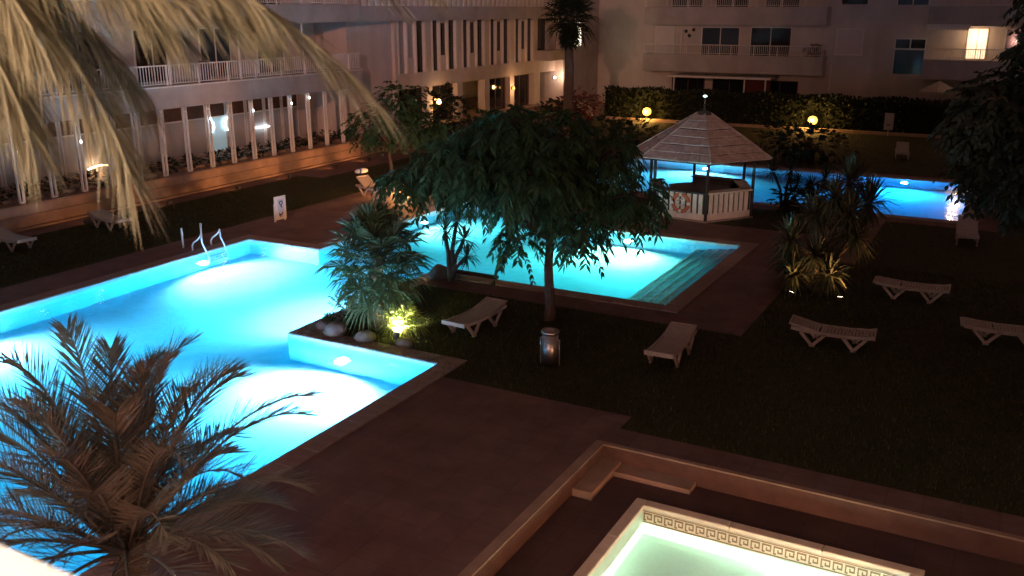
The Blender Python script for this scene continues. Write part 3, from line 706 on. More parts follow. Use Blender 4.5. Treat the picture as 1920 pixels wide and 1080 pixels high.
# ------------------------------------------------------------------ sun loungers
def make_lounger(back=12):
    t = thing('sun_lounger', None, None)
    q = MB(); n = 15; x0 = -.95; Lb = 1.22
    for i in range(n):                                    # moulded bed of cross slats
        x = x0+i*Lb/n; zc = .33+.02*((i-n/2)/n*2)**2
        q.box(x, -.28, zc, x+Lb/n-.018, .28, zc+.022)
    q.build('bed', M['plastic'], t)
    q = MB(); a = R(back)
    for i in range(9):
        s0 = .30+i*.075-.30; c_, s_ = math.cos(a), math.sin(a)
        p0 = Vector((.30+s0*c_, 0, .355+s0*s_)); p1 = Vector((.30+(s0+.06)*c_, 0, .355+(s0+.06)*s_))
        q.bar(p0, p1, .54, .022)
    q.bar((.30, .29, .355), (.30+.70*math.cos(a), .29, .355+.70*math.sin(a)), .05, .05)
    q.bar((.30, -.29, .355), (.30+.70*math.cos(a), -.29, .355+.70*math.sin(a)), .05, .05)
    q.bar((.30+.70*math.cos(a), -.315, .355+.70*math.sin(a)), (.30+.70*math.cos(a), .315, .355+.70*math.sin(a)), .05, .05)
    q.build('backrest', M['plastic'], t)
    for sy in (-1, 1):
        y = .31*sy
        q = MB(); pts = [(-1.0,.40),(-.85,.36),(-.4,.335),(.1,.335),(.6,.36),(.95,.40)]
        for (xa,za),(xb,zb) in zip(pts[:-1], pts[1:]): q.bar((xa,y,za),(xb,y,zb),.05,.075)
        q.build('side_rail', M['plastic'], t)
        for cx, sp in ((-.55,.28),(.42,.30)):
            q = MB(); q.bar((cx-sp, y, .33), (cx, y, .025), .05, .07); q.bar((cx, y, .025), (cx+sp, y, .33), .05, .07); q.bar((cx-.07, y, .012), (cx+.07, y, .012), .055, .024)
            q.build('leg', M['plastic'], t)
    q = MB(); q.bar((-1.0,-.335,.385),(-1.0,.335,.385),.05,.10); q.build('foot_rail', M['plastic'], t)
    q = MB(); q.bar((.93,-.285,.39),(.93,.285,.39),.05,.06); q.build('head_rail', M['plastic'], t)
    return t
lo = make_lounger(12); lo2 = make_lounger(34); lo3 = make_lounger(4)
spots = [  # x, y, heading, proto, label
    (-10.2, 17.15, 86, 0, 'pale plastic sun lounger on the grass beside the floodlit small palm'),
    (-5.72, 17.5, 92, 0, 'pale plastic sun lounger to the right of the steel bin'),
    (-2.95, 19.85, 184, 0, 'sun lounger with open V legs in front of the yucca clump'),
    (-1.85, 24.3, 181, 2, 'sun lounger seen side-on to the right of the yucca clump'),
    (.3, 21.75, 186, 2, 'sun lounger cut by the right edge of the photograph'),
    (-4.85, 48.6, 98, 1, 'pale lounger with raised back on the lawn beyond the lap pool'),
    (-1.0, 31.4, 95, 1, 'sun lounger just in front of the right end of the lap pool'),
    (-26.3, 16.9, 175, 0, 'dim sun lounger at the far left edge of the garden'),
    (-26.0, 20.2, 170, 0, 'dim sun lounger on the dark lawn below the porch posts'),
    (-21.55, 28.75, 165, 1, 'bluish-lit white lounger standing on the paving below the small tree')]
for i, (x, y, hd, pr, lab) in enumerate(spots):
    src = (lo, lo2, lo3)[pr]
    first = i in (0, 3, 5)
    o = src if first else copy_tree(src)
    o.location = (x, y, .004); o.rotation_euler.z = R(hd); o.scale = (.86,.9,.92)
    tag(o, lab, 'sun lounger', 'pale plastic sun loungers')
for i_, o_ in enumerate([o for o in C.objects if o.get('label', '').startswith('sun lounger just in front')]):
    q = MB()
    for k_ in range(8):
        y_ = -.21+.06*k_; sl = (.02 if k_ % 2 else -.02)
        q.bar((-1.0275, y_, .362), (-1.0275, y_+sl, .408), .004, .013)
    sl_ = q.build('dark_lettering', M['post'], None); sl_.parent = o_
    tag(sl_, kind='stuff')
tw = thing('pool_towel', 'rolled white towel at the head of the bluish-lit lounger', 'towel', (-22.35, 28.95, .75))
MB().tube([(-22.42,28.72,.88),(-22.36,28.9,.9),(-22.3,29.1,.89),(-22.26,29.25,.88)], [.06,.10,.10,.06], 10).build('roll', M['white'], tw, True)
MB().tube([(-22.37,28.86,.9),(-22.35,28.93,.9)], .106, 10).build('band', M['bluesign'], tw, True)

# ------------------------------------------------------------------ ladder, sign, bin, small things
M['bright'] = mat('steel_gleam', (.78,.80,.80), .25, .05, 8, 0, spec=.8)  # pale non-metal: the gleam of the ladder steel is in the colour
ld = thing('pool_ladder', 'steel pool ladder with two tall poles and two curved handles', 'ladder', (-21.1, 19.6, 0))
for y in (19.25, 20.0):
    MB().tube([(-21.75,y+.1,.004),(-21.75,y+.1,.62)], .030, 10).build('pole', M['bright'], ld, True)
    MB().tube([(-21.25,y,.004),(-21.25,y,.16),(-21.18,y,.26),(-21.02,y,.36),(-20.90,y,.46),(-20.86,y,.56),(-20.84,y,.30),(-20.70,y,.05),(-20.62,y,-.25),(-20.62,y,-1.0)], .026, 10).build('handle', M['bright'], ld, True)
for z in (-.30, -.55, -.80): MB().box(-20.70, 19.26, z, -20.56, 19.99, z+.03).build('tread', M['steel'], ld)
sg = thing('notice_board', 'white notice board with two dark blue pictograms on the paving', 'sign', (-21.9, 23.6, 0))
c = Vector((-21.75, 23.65, 0)); ax = Vector((.10, .995, 0)).normalized(); nr = Vector((ax.y, -ax.x, 0))
def brd(s0, s1, o0, o1, z0, z1, name, mt, par):
    q = MB(); p = [c+ax*s0+nr*o0, c+ax*s1+nr*o0, c+ax*s1+nr*o1, c+ax*s0+nr*o1]
    q.add([(v.x,v.y,z0) for v in p]+[(v.x,v.y,z1) for v in p], [(0,1,2,3),(7,6,5,4)]+[((i+1)%4,i,4+i,4+(i+1)%4) for i in range(4)])
    return q.build(name, mt, par)
bd = brd(-.25, .25, 0, .03, .06, .86, 'board', M['white'], sg)
brd(-.24, -.19, -.05, -.002, .0, .6, 'leg', M['white'], sg); brd(.19, .24, -.05, -.002, .0, .6, 'leg', M['white'], sg)
panel = brd(-.12, .16, .0305, .034, .30, .76, 'panel', mat('panel_pale_blue', (.50,.54,.62), .5, .05, 3, 0), bd)
def pict(parts, name):
    q = MB()
    for s0, z0, s1, z1 in parts:
        p = [c+ax*s0+nr*.0345, c+ax*s1+nr*.0345, c+ax*s1+nr*.037, c+ax*s0+nr*.037]
        q.add([(v.x,v.y,z0) for v in p]+[(v.x,v.y,z1) for v in p], [(0,1,2,3),(7,6,5,4)]+[((i+1)%4,i,4+i,4+(i+1)%4) for i in range(4)])
    return q.build(name, M['bluesign'], bd)
pict([(-.03,.66,.10,.70),(-.06,.58,-.02,.68),(.07,.58,.11,.66),(.0,.50,.06,.60),(.03,.46,.07,.50)], 'pictogram')
pict([(-.08,.20,-.02,.29),(-.02,.20,.06,.25),(.04,.24,.10,.30),(-.05,.15,-.01,.20),(.03,.15,.06,.20)], 'pictogram')
bn = thing('litter_bin', 'polished steel litter bin on the lawn near the tree trunk', 'bin', (-7.75, 15.95, 0))
MB().lathe([(.145,.02),(.165,.03),(.165,.66),(.15,.66),(.145,.10)], (-7.75,15.95,0), 20).build('body', M['steel'], bn, True)
MB().lathe([(.17,.66),(.185,.68),(.185,.72),(.17,.74),(.13,.73),(.13,.68)], (-7.75,15.95,0), 20).build('rim', M['steel'], bn, True)
for s in (-1, 1): MB().tube([(-7.75+.21*s,15.95,0),(-7.75+.21*s,15.95,.55),(-7.75+.166*s,15.95,.56)], .016, 8).build('support', M['steel'], bn)
n2 = thing('notice_board', 'small pale notice board in front of the far hedge', 'sign', (-6.5, 57.2, 0))
MB().tube([(-6.6,57.2,0),(-6.6,57.2,.9)], .025, 8).build('leg', M['steel'], n2)
MB().box(-6.85, 57.14, .35, -6.35, 57.17, 1.3).build('board', M['plaster'], n2); MB().box(-6.72, 57.133, .6, -6.5, 57.139, .66).build('pictogram', M['bluesign'], n2)
# stones and plank at the peninsula edge
def rock(label, x, y, r, h):
    vs = []; fs = []; n = 9; rings = [(.95,0),(1.0,.35),(.8,.75),(.4,1.0)]
    off = [random.uniform(.75,1.2) for _ in range(n)]
    for rr, zz in rings:
        for k in range(n):
            g = 2*math.pi*k/n; f = off[k]*random.uniform(.92,1.08); vs.append((x+r*rr*f*math.cos(g), y+r*rr*f*math.sin(g), h*zz*random.uniform(.93,1.05)+.001))
    for i in range(3):
        for k in range(n): fs.append((i*n+k,i*n+(k+1)%n,(i+1)*n+(k+1)%n,(i+1)*n+k))
    fs.append(tuple(3*n+k for k in range(n)))
    tag(MB().add(vs, fs).build('boulder', M['rock'], None, True), label, 'rock', 'rocks on the planted peninsula')
rock('dark rounded rock at the pool edge left of the slim twin-stemmed plant', -13.2, 20.3, .28, .34)
rock('large low rock below the big fan palm on the pool edge', -12.75, 15.35, .30, .28)
rock('rock between the fan palm and the near pool corner', -11.9, 15.3, .22, .22)
rock('small rock nearest the inner pool corner coping', -13.2, 15.5, .2, .2)
rock('flat rock in front of the floodlit small palm', -11.0, 15.45, .2, .16)
pk = thing('edging_plank', 'dark plank lying along the pool edge beside the twin-stemmed plant', 'plank', (-12.3, 20.55, 0))
MB().bar((-12.9,20.5,.18),(-11.6,20.66,.12),.16,.07).build('board', M['bark'], pk)
MB().box(-12.75,20.42,.031,-12.6,20.58,.14).build('support', M['rock'], pk)

# ------------------------------------------------------------------ uplights
def uplight(label, loc, target, power, col, grp='garden spotlights', ang=100):
    x, y, z = loc; t = thing('spotlight', label, 'spotlight', loc, grp); L = Vector(loc); dr = (Vector(target)-L).normalized()
    MB().tube([(x,y,0),(x,y,.10)], .015, 6).build('spike', M['lampbody'], t)
    h = L+Vector((0,0,.14)); MB().tube([h-dr*.07, h-dr*.03, h+dr*.06], [.035,.06,.065], 12).build('housing', M['lampbody'], t)
    MB().tube([h+dr*.0605, h+dr*.064], .055, 12).build('lens', M['em_spot'], t)
    light('lamp', 'SPOT', h+dr*.12, power, col, t, .05, Vector(target), ang, .5)
uplight('spotlight at the foot of the floodlit small palm', (-11.25, 15.55, 0), (-11.5, 16.1, .42), 3600, (1,.88,.46), ang=90)
uplight('twin spotlight at the foot of the yucca clump, left lamp', (-4.45, 22.75, 0), (-3.9, 23.9, 2.4), 120, (1,.52,.22))
uplight('twin spotlight at the foot of the yucca clump, right lamp', (-3.3, 22.9, 0), (-3.5, 23.9, 3.0), 170, (1,.52,.22))

def hooded(label, loc, face, power, col=(1,.42,.13), h=.30, grp='hooded path lights'):
    """low lamp with a hood: the lens faces away from the house the view is taken from"""
    L = Vector(loc); fc = Vector(face).normalized(); sd = Vector((-fc.y, fc.x, 0)); t = thing('path_light', label, 'lamp', loc, grp)
    MB().tube([L, L+Vector((0,0,h-.06))], .022, 8).build('post', M['lampbody'], t)
    c_ = L+Vector((0,0,h))
    MB().bar(c_-sd*.09, c_+sd*.09, .10, .12).build('hood', M['lampbody'], t)
    MB().bar(c_-sd*.075+fc*.0515, c_+sd*.075+fc*.0515, .003, .09).build('lens', M['em_orange'], t)
    light('glow', 'SPOT', c_+fc*.10, power, col, t, .08, c_+fc+Vector((0,0,.30 if h < .2 else -.12)), 110 if h < .2 else 160, .8)
hooded('hooded path light on the paving behind the far basin', (-17.2, 31.6, 0), (-.6,-.8,0), 1500)
hooded('hooded path light beside the small tree left of the far basin', (-21.2, 30.2, 0), (.2,-1,0), 500)
hooded('hooded light at the right of the sunken terrace', (1.3, 9.3, KZ), (-1,-.1,0), 560, (1,.42,.2), .30)
hooded('hooded light in the near corner of the sunken terrace', (-.6, 5.2, KZ), (-.5,1,0), 60, (1,.58,.30), .55)
for i, y in enumerate((20.0, 23.5, 27.0, 30.0, 33.0, 35.5)):
    hooded(f'small hooded lamp washing the porch base, {("first","second","third","fourth","fifth","sixth")[i]} from the left', (-26.9, y, 0), (-1,.1,0), (9,14,27,38,46,46)[i], (1,.38,.13), .16, 'lamps washing the porch base')
kl = thing('pool_light', 'pale lamp under water in the right wall of the paddling pool', 'pool light', (ix1, 9.7, -.72), 'underwater pool lights')
MB().tube([(ix1-.002,9.7,-.72),(ix1-.03,9.7,-.72)], .11, 14).build('lens', M['em_pool'], kl)
light('lamp', 'SPOT', (ix1-.12, 9.7, -.70), 1800, (1,1,.86), kl, .1, (ix1-1, 9.9, -.72), 170, .5)
fl = thing('fill_floodlight', 'warm fill light added out of view on the near roof edge', 'fill_floodlight', (-9, -1.3, 10.6))  # added unseen lamp, only there to brighten the left wings
MB().box(-9.3,-1.55,10.45,-8.7,-1.35,10.85).build('housing', M['lampbody'], fl); MB().box(-9.26,-1.349,10.5,-8.74,-1.34,10.8).build('lens', M['em_warm'], fl); MB().box(-9.05,-1.61,10.2,-8.95,-1.551,10.7).build('bracket', M['lampbody'], fl)
light('lamp', 'SPOT', (-9,-1.2,10.65), 21000, (1,.45,.30), fl, .25, (-29,51,5), 44, 1.0)
f2 = thing('fill_floodlight', 'narrow warm fill light added out of view on the right near roof edge', 'fill_floodlight', (8, -1.3, 10.6))  # added unseen lamp, its narrow beam brightens just the bar
MB().box(7.8,-1.55,10.45,8.2,-1.35,10.75).build('housing', M['lampbody'], f2); MB().box(7.84,-1.349,10.5,8.16,-1.34,10.7).build('lens', M['em_warm'], f2); MB().box(7.95,-1.61,10.2,8.05,-1.551,10.7).build('bracket', M['lampbody'], f2)
light('lamp', 'SPOT', (8,-1.2,10.6), 9000, (1,.60,.46), f2, .25, (-9.7,32,1.2), 13, 1.0)

# ------------------------------------------------------------------ vegetation
def nrmz(a): return a/np.maximum(np.linalg.norm(a, axis=-1, keepdims=True), 1e-9)
UP = np.array([0,0,1.])
def bez(p0, p1, p2, p3, n):
    t = np.linspace(0,1,n)[:,None]; p0,p1,p2,p3 = map(np.asarray,(p0,p1,p2,p3))
    return (1-t)**3*p0+3*(1-t)**2*t*p1+3*(1-t)*t**2*p2+t**3*p3
def strips(base, mid, tip, side, w0, w1):
    """leaf blades: base pair, mid pair, pointed tip -> quads + degenerate-free tris as quads list"""
    n = len(base); w0 = np.broadcast_to(np.asarray(w0,float).reshape(-1,1),(n,1)); w1 = np.broadcast_to(np.asarray(w1,float).reshape(-1,1),(n,1))
    V = np.stack([base-side*w0, base+side*w0, mid+side*w1, mid-side*w1, tip], 1).reshape(-1,3)
    i = np.arange(n)[:,None]*5
    F = np.concatenate([i+np.array([[0,1,2]]), i+np.array([[0,2,3]]), i+np.array([[3,2,4]])], 0)
    return V, F
def feather(pts, n, leaf, w, v_ang=28, a0=62, a1=22, droop=.12, start=.12, seed=0, taper=True, sag=0.0):
    """pinnate frond along polyline pts: returns rachis + leaflets as triangles"""
    rg = np.random.default_rng(seed)
    pts = np.asarray(pts); m = len(pts)
    Vs = []; Fs = []; off = 0
    # rachis: three-sided tapered rod
    T = nrmz(np.gradient(pts, axis=0)); Sd = nrmz(np.cross(T, UP)); Nn = np.cross(Sd, T)
    rad = np.linspace(.024,.004,m)[:,None]
    ring = np.stack([pts+Sd*rad, pts-Sd*rad, pts+Nn*rad*1.2],1).reshape(-1,3); Vs.append(ring)
    f = []
    for i in range(m-1):
        for k in range(3):
            a,b_,c,d = i*3+k, i*3+(k+1)%3, (i+1)*3+(k+1)%3, (i+1)*3+k; f += [(a,b_,c),(a,c,d)]
    Fs.append(np.array(f)); off += len(ring)
    for sg_ in (-1,1):
        t = np.linspace(start,1,n) + rg.uniform(-.3,.3,n)/n; t = np.clip(t,0,1)
        x = t*(m-1); i0 = np.minimum(x.astype(int), m-2); fr = (x-i0)[:,None]
        P = pts[i0]*(1-fr)+pts[i0+1]*fr; t_ = T[i0]; s_ = Sd[i0]; n_ = Nn[i0]
        a = np.radians(a0+(a1-a0)*t+rg.normal(0,5,n))[:,None]; v = np.radians(v_ang+rg.normal(0,9,n))[:,None]
        D = t_*np.cos(a)+(sg_*s_*np.cos(v)+n_*np.sin(v))*np.sin(a)
        prof = (.45+.55*np.sin(np.pi*np.clip((t-start)/(1-start),0,1)**.75*.95+.05)) if taper else np.ones(n)
        L = (leaf*prof*rg.uniform(.85,1.12,n))[:,None]
        mid = P+D*L*.5-UP*droop*L*.25-UP*sag*L*.2; tip = P+D*L-UP*droop*L-UP*sag*L*.8
        sd = nrmz(np.cross(D, nrmz(n_+.3*sg_*s_+rg.normal(0,.25,(n,3)))))
        V,F = strips(P, mid, tip, sd, w*.55, w); Vs.append(V); Fs.append(F+off); off += len(V)
    return np.concatenate(Vs), np.concatenate(Fs)

def date_palm(label, base, crown, fronds, m_, leaf, w, n, trunk_r, group=None, **kw):
    t = thing('date_palm', label, 'palm tree', base, group)
    b0 = Vector(base); c0 = Vector(crown); pts = []; rad = []
    for i in range(15):
        f = i/14; pts.append(b0.lerp(c0, f)); rad.append(trunk_r*(1.15-.25*f)*(1.0+.09*(i % 2)))
    MB().tube(pts, rad, 12).build('trunk', M['palmbark'], t)
    for i, P in enumerate(fronds):
        V,F = feather(P, n, leaf, w, seed=100+i+int(abs(crown[0])*10), **kw)
        mesh_np('frond', V, F, m_[i % len(m_)] if isinstance(m_, list) else m_, t)
    return t
def frond_path(c, az, el, L, bend, n=14):
    c = np.asarray(c,float); d = np.array([math.cos(az)*math.cos(el), math.sin(az)*math.cos(el), math.sin(el)])
    h = np.array([math.cos(az), math.sin(az), 0])
    p1 = c+d*L*.4; p2 = c+d*L*.75-UP*bend*L*.25; p3 = c+d*L*.9+h*L*.12-UP*bend*L*.75
    return bez(c,p1,p2,p3,n)
# the young palm below the balcony (lower left of the view)
fr = []; cr = np.array([-6.4,4.72,2.38])
rg = np.random.default_rng(5)
for i in range(54):
    az = i*2.39996; f = i/53; el = math.radians(80-62*f+rg.uniform(-6,6))
    Lf = rg.uniform(2.2,2.65)*(1-.22*f)
    if math.cos(az-math.radians(28)) > .35 and f > .6: Lf *= .72
    fr.append(frond_path(cr+np.array([math.cos(az),math.sin(az),0])*.10, az, el, Lf, .22+.35*f+rg.uniform(-.06,.10)))
date_palm('bushy young date palm in front of the big pool, below the balcony', (-6.25,4.75,0), tuple(cr), fr, M['palm'], .42, .0065, 80, .17, v_ang=22, a0=58, a1=26, droop=.05)
# the tall palm beside the balcony whose fronds hang into the view
cr = np.array([-4.15,2.0,7.35])
def B(*p): return bez(*p, 18)
fr = [B(cr,p1,p2,p3) for p1,p2,p3 in (
      ((-3.7,2.1,7.45),(-2.98,2.25,7.0),(-2.66,2.17,6.36)), ((-3.4,2.3,7.42),(-2.5,2.5,7.12),(-1.98,2.63,6.63)),
      ((-3.75,2.05,7.4),(-3.2,2.06,7.0),(-2.98,2.04,6.50)), ((-3.4,2.25,7.45),(-2.85,2.35,7.08),(-2.36,2.45,6.86)),
      ((-3.5,2.45,7.5),(-3.05,2.7,7.2),(-2.7,2.85,6.85)), ((-3.7,2.0,7.5),(-3.3,1.95,7.15),(-3.16,1.98,6.60)),
      ((-3.4,2.4,7.62),(-2.6,2.7,7.42),(-1.95,2.9,7.02)), ((-3.6,2.2,7.45),(-3.0,2.35,7.1),(-2.66,2.40,6.85)),
      ((-3.4,2.2,7.5),(-2.7,2.3,7.2),(-2.15,2.34,6.90)), ((-3.7,2.3,7.35),(-3.25,2.45,7.0),(-3.02,2.55,6.6)),
      ((-3.6,2.05,7.5),(-3.1,2.0,7.2),(-2.80,1.98,6.84)), ((-3.4,2.6,7.6),(-2.9,3.0,7.35),(-2.4,3.3,7.0)),
      ((-3.8,2.1,7.3),(-3.4,2.2,7.0),(-3.25,2.25,6.55)), ((-3.5,2.15,7.35),(-2.95,2.2,7.05),(-2.5,2.28,6.95)))]
for i in range(16):
    az = math.radians(80+i*17+rg.uniform(-6,6)); fr.append(frond_path(cr, az, math.radians(rg.uniform(5,70)), rg.uniform(1.7,2.1), .5))
date_palm('tall date palm with tan fronds hanging into the upper left corner', (-4.45,1.75,0), tuple(cr), fr, M['palmdry'], .42, .0038, 170, .17, v_ang=-10, a0=50, a1=16, droop=.22, start=.12, sag=.12)

# tall fan palm before the rear corner, and the squat fan palms of the peninsula
def fan_leaf(c, tipdir, pet, r, nseg, seed, w=.022, droop=.25, spread=280):
    rg = np.random.default_rng(seed); c = np.asarray(c,float); d = nrmz(np.asarray(tipdir,float))
    hub = c+d*pet-UP*.06*pet
    s_ = np.cross(d, UP); s_ = s_/max(np.linalg.norm(s_),.05); n_ = np.cross(s_, d)
    V0 = np.array([c-s_*.012, c+s_*.012, hub+s_*.009, hub-s_*.009, c+n_*.015, hub+n_*.01]); F0 = np.array([(0,1,2),(0,2,3),(0,4,5),(0,5,3),(1,2,5),(1,5,4)])
    g = np.radians(np.linspace(-spread/2, spread/2, nseg)+rg.normal(0,2.5,nseg))[:,None]
    D = d*np.cos(g)+s_*np.sin(g)+n_*(.10*rg.normal(0,1,(nseg,1))+.18)
    D = nrmz(D); L = (r*(.72+.28*np.cos(g[:,0]*.5))*rg.uniform(.9,1.08,nseg))[:,None]
    P = np.repeat(hub[None],nseg,0); mid = P+D*L*.58; tip = P+D*L-UP*L*droop
    sd = nrmz(np.cross(D, n_+.45*rg.normal(0,1,(nseg,3))))
    V,F = strips(P, mid, tip, sd, .004, w)
    return np.concatenate([V0,V]), np.concatenate([F0, F+6])
def fan_palm(name, label, base, h, tr, nleaf, pet, r, m_, elmin, elmax, seed, nseg=24, w=.022, skirt=0, group=None, per_part=True):
    rg = np.random.default_rng(seed); t = thing(name, label, 'palm tree', base, group); x,y,z = base
    pts = [(x+.03*math.sin(i*1.3), y+.03*math.cos(i*1.7), z+h*i/12) for i in range(13)]
    MB().tube(pts, [tr*(1.25-.35*i/12)*(1+.08*(i%2)) for i in range(13)], 12).build('trunk', M['palmbark'], t)
    c = np.array([x,y,z+h])
    for i in range(nleaf):
        az = i*2.39996+rg.uniform(-.2,.2); f = i/max(1,nleaf-1); el = math.radians(elmax+(elmin-elmax)*f+rg.uniform(-7,7))
        d = np.array([math.cos(az)*math.cos(el), math.sin(az)*math.cos(el), math.sin(el)])
        V,F = fan_leaf(c-UP*.25*f*min(1,h), d, pet*rg.uniform(.8,1.15), r*rg.uniform(.85,1.1), nseg, seed*100+i, w, droop=.15+.25*f)
        mesh_np('fan_leaf', V, F, m_, t)
    for i in range(skirt):
        az = i*2.39996; f = i/skirt
        d = np.array([math.cos(az)*.35, math.sin(az)*.35, -1]); V,F = fan_leaf(c-UP*(.2+1.0*f), d, .25, r*.75, 14, seed*100+500+i, w, droop=.1, spread=150)
        mesh_np('dead_leaf', V, F, M['leafdark'], t)
fan_palm('fan_palm', 'tall fan palm with rough trunk rising before the rear corner', (-22.0,47.2,0), 6.75, .23, 40, .8, 1.0, M['leafdark'], -40, 75, 3, skirt=34, w=.035)
fan_palm('fan_palm', 'big bushy fan palm on the planted peninsula between the pools', (-12.15,16.15,0), 1.75, .16, 58, .72, .66, M['fan'], -62, 80, 4, nseg=26, w=.026)
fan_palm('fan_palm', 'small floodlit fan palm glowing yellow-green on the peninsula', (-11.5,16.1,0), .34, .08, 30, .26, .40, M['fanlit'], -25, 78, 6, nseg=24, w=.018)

def rosette(c, n, L, w, seed, elmin=-55, elmax=85, droop=.35):
    rg = np.random.default_rng(seed); i = np.arange(n); az = i*2.39996+rg.uniform(-.2,.2,n); f = i/(n-1)
    el = np.radians(elmax+(elmin-elmax)*f**1.0+rg.normal(0,6,n))
    D = np.stack([np.cos(az)*np.cos(el), np.sin(az)*np.cos(el), np.sin(el)],1)
    Ln = (L*rg.uniform(.8,1.1,n))[:,None]; P = np.repeat(np.asarray(c,float)[None],n,0)+D*.04
    mid = P+D*Ln*.55; tip = P+D*Ln-UP*Ln*droop*(1-np.abs(D[:,2:3]))
    sd = nrmz(np.cross(D, UP+.01)+rg.normal(0,.15,(n,3)))
    return strips(P, mid, tip, sd, w*.7, w)
def yucca(name, label, base, stems, L, w, n, m_, seed, group=None, tr=.06):
    t = thing(name, label, 'plant', base, group); b0 = Vector(base)
    for i, (dx,dy,h) in enumerate(stems):
        top = b0+Vector((dx,dy,h)); md = b0+Vector((dx*.35,dy*.35,h*.55))
        MB().tube([b0+Vector((dx*.08,dy*.08,0)), md, top], [tr*1.3, tr, tr*.8], 8).build('stem', M['bark'], t)
        V,F = rosette(tuple(top), n, L*random.uniform(.88,1.1), w, seed*50+i); mesh_np('leaf_rosette', V, F, m_, t)
yucca('yucca_clump', 'large yucca clump lit warmly from below in the dark lawn', (-4.0,23.75,0),
      [(-.75,.0,1.25),(.15,.35,2.35),(.55,.3,2.05),(-.3,.35,1.9),(.75,.15,1.5),(-.05,-.25,1.0),(-.85,.35,.65),(.3,-.3,.55),(.95,.5,2.3),(-.55,-.3,.45),(.45,.7,2.75)], .72, .030, 130, M['yucca'], 8, tr=.085)
yucca('dracaena', 'small branching dracaena silhouetted before the lap pool', (-7.1,33.6,0), [(-.45,.0,1.35),(.15,.1,1.45),(.45,-.1,1.0),(.9,.1,.95),(1.35,.0,1.25)], .48, .02, 46, M['leafdark'], 9, tr=.05)
yucca('twin_stem_plant', 'slim twin-stemmed strap-leaved plant at the edge of the far basin', (-12.75,20.15,0), [(-.15,.0,1.35),(.35,.15,1.15),(.1,.2,1.6),(.55,-.05,.75)], .48, .02, 60, M['yucca'], 10, tr=.06)

# broad-leaved trees: sprays of leaflets carried on limbs
def sprays(cent, dirs, L, npair, leaf, w, seed, hang=.5):
    rg = np.random.default_rng(seed); n = len(cent); Vs = []; Fs = []; off = 0
    D0 = nrmz(dirs); S0 = nrmz(np.cross(D0, UP)+1e-6)
    Ls = (L*rg.uniform(.7,1.2,n))[:,None]
    sz = rg.uniform(.62,1.3,n)
    for k in range(npair):
        f = (k+1)/npair
        P = cent+D0*Ls*f-UP*Ls*hang*f*f
        T = nrmz(D0-UP*2*hang*f)
        for sg_ in (-1,1):
            a = np.radians(58-18*f+rg.normal(0,9,n))[:,None]
            D = nrmz(T*np.cos(a)+sg_*S0*np.sin(a)-UP*.25+rg.normal(0,.12,(n,3)))
            l = (leaf*sz*rg.uniform(.8,1.15,n)*(1.0-.25*abs(f-.55)))[:,None]
            nn_ = nrmz(np.cross(T,S0)+rg.normal(0,.35,(n,3))); sd = nrmz(np.cross(D,nn_))
            V,F = strips(P, P+D*l*.5, P+D*l-UP*l*.12, sd, w*.25, w); Vs.append(V); Fs.append(F+off); off += len(V)
    # thin stalks
    V,F = strips(cent, cent+D0*Ls*.5-UP*Ls*hang*.25, cent+D0*Ls-UP*Ls*hang, S0, .004, .003); Vs.append(V); Fs.append(F+off)
    return np.concatenate(Vs), np.concatenate(Fs)
def broad_tree(name, label, base, fork, lobes, nspray, L, npair, leaf, w, m_, seed, tr=.12, hang=.5, group=None, cat='tree', core=.35):
    """lobes: (cx,cy,cz,rx,ry,rz)"""
    rg = np.random.default_rng(seed); t = thing(name, label, cat, base, group)
    b0 = np.array(base,float); fk = np.array(fork,float)
    pts = [tuple(b0*(1-f)+fk*f+np.array([.05*math.sin(f*5+seed),.05*math.cos(f*4),0])*f) for f in np.linspace(0,1,7)]
    MB().tube(pts, [tr*(1.25 if i == 0 else 1.05-.05*i) for i in range(7)], 10).build('trunk', M['bark'], t)
    lb_ = MB(); C_ = []; D_ = []
    vol = np.array([l[3]*l[4]*l[5] for l in lobes])**.67; vol = vol/vol.sum()
    for l, v in zip(lobes, vol):
        c = np.array(l[:3]); r = np.array(l[3:])
        q = bez(fk, fk*.6+c*.4+UP*.25, fk*.25+c*.75+UP*.2, c, 6); lb_.tube([tuple(p) for p in q], [tr*.55*(1-.13*i) for i in range(6)], 6)
        n = int(nspray*v)+3
        d = nrmz(rg.normal(0,1,(n,3))); rad = rg.uniform(core,1,(n,1))**.6
        p = c+d*r*rad; C_.append(p); D_.append(nrmz(d*np.array([1,1,.55])+rg.normal(0,.3,(n,3))-UP*.12))
        for i in range(0, n, max(1, n//9)):
            q = bez(c, c+(p[i]-c)*.3+UP*.1, c+(p[i]-c)*.7+UP*.08, p[i], 4); lb_.tube([tuple(z) for z in q], [tr*.18,tr*.13,tr*.09,tr*.05], 5)
    lb_.build('limbs', M['bark'], t)
    V,F = sprays(np.concatenate(C_), np.concatenate(D_), L, npair, leaf, w, seed+1, hang); tag(mesh_np('crown', V, F, m_, t), kind='stuff')
    return t
def tl(u, z, r, rz, v=0.0): return (-9.0+u*.88-v*.476, 18.5+u*.476+v*.88, z, r, r, rz)
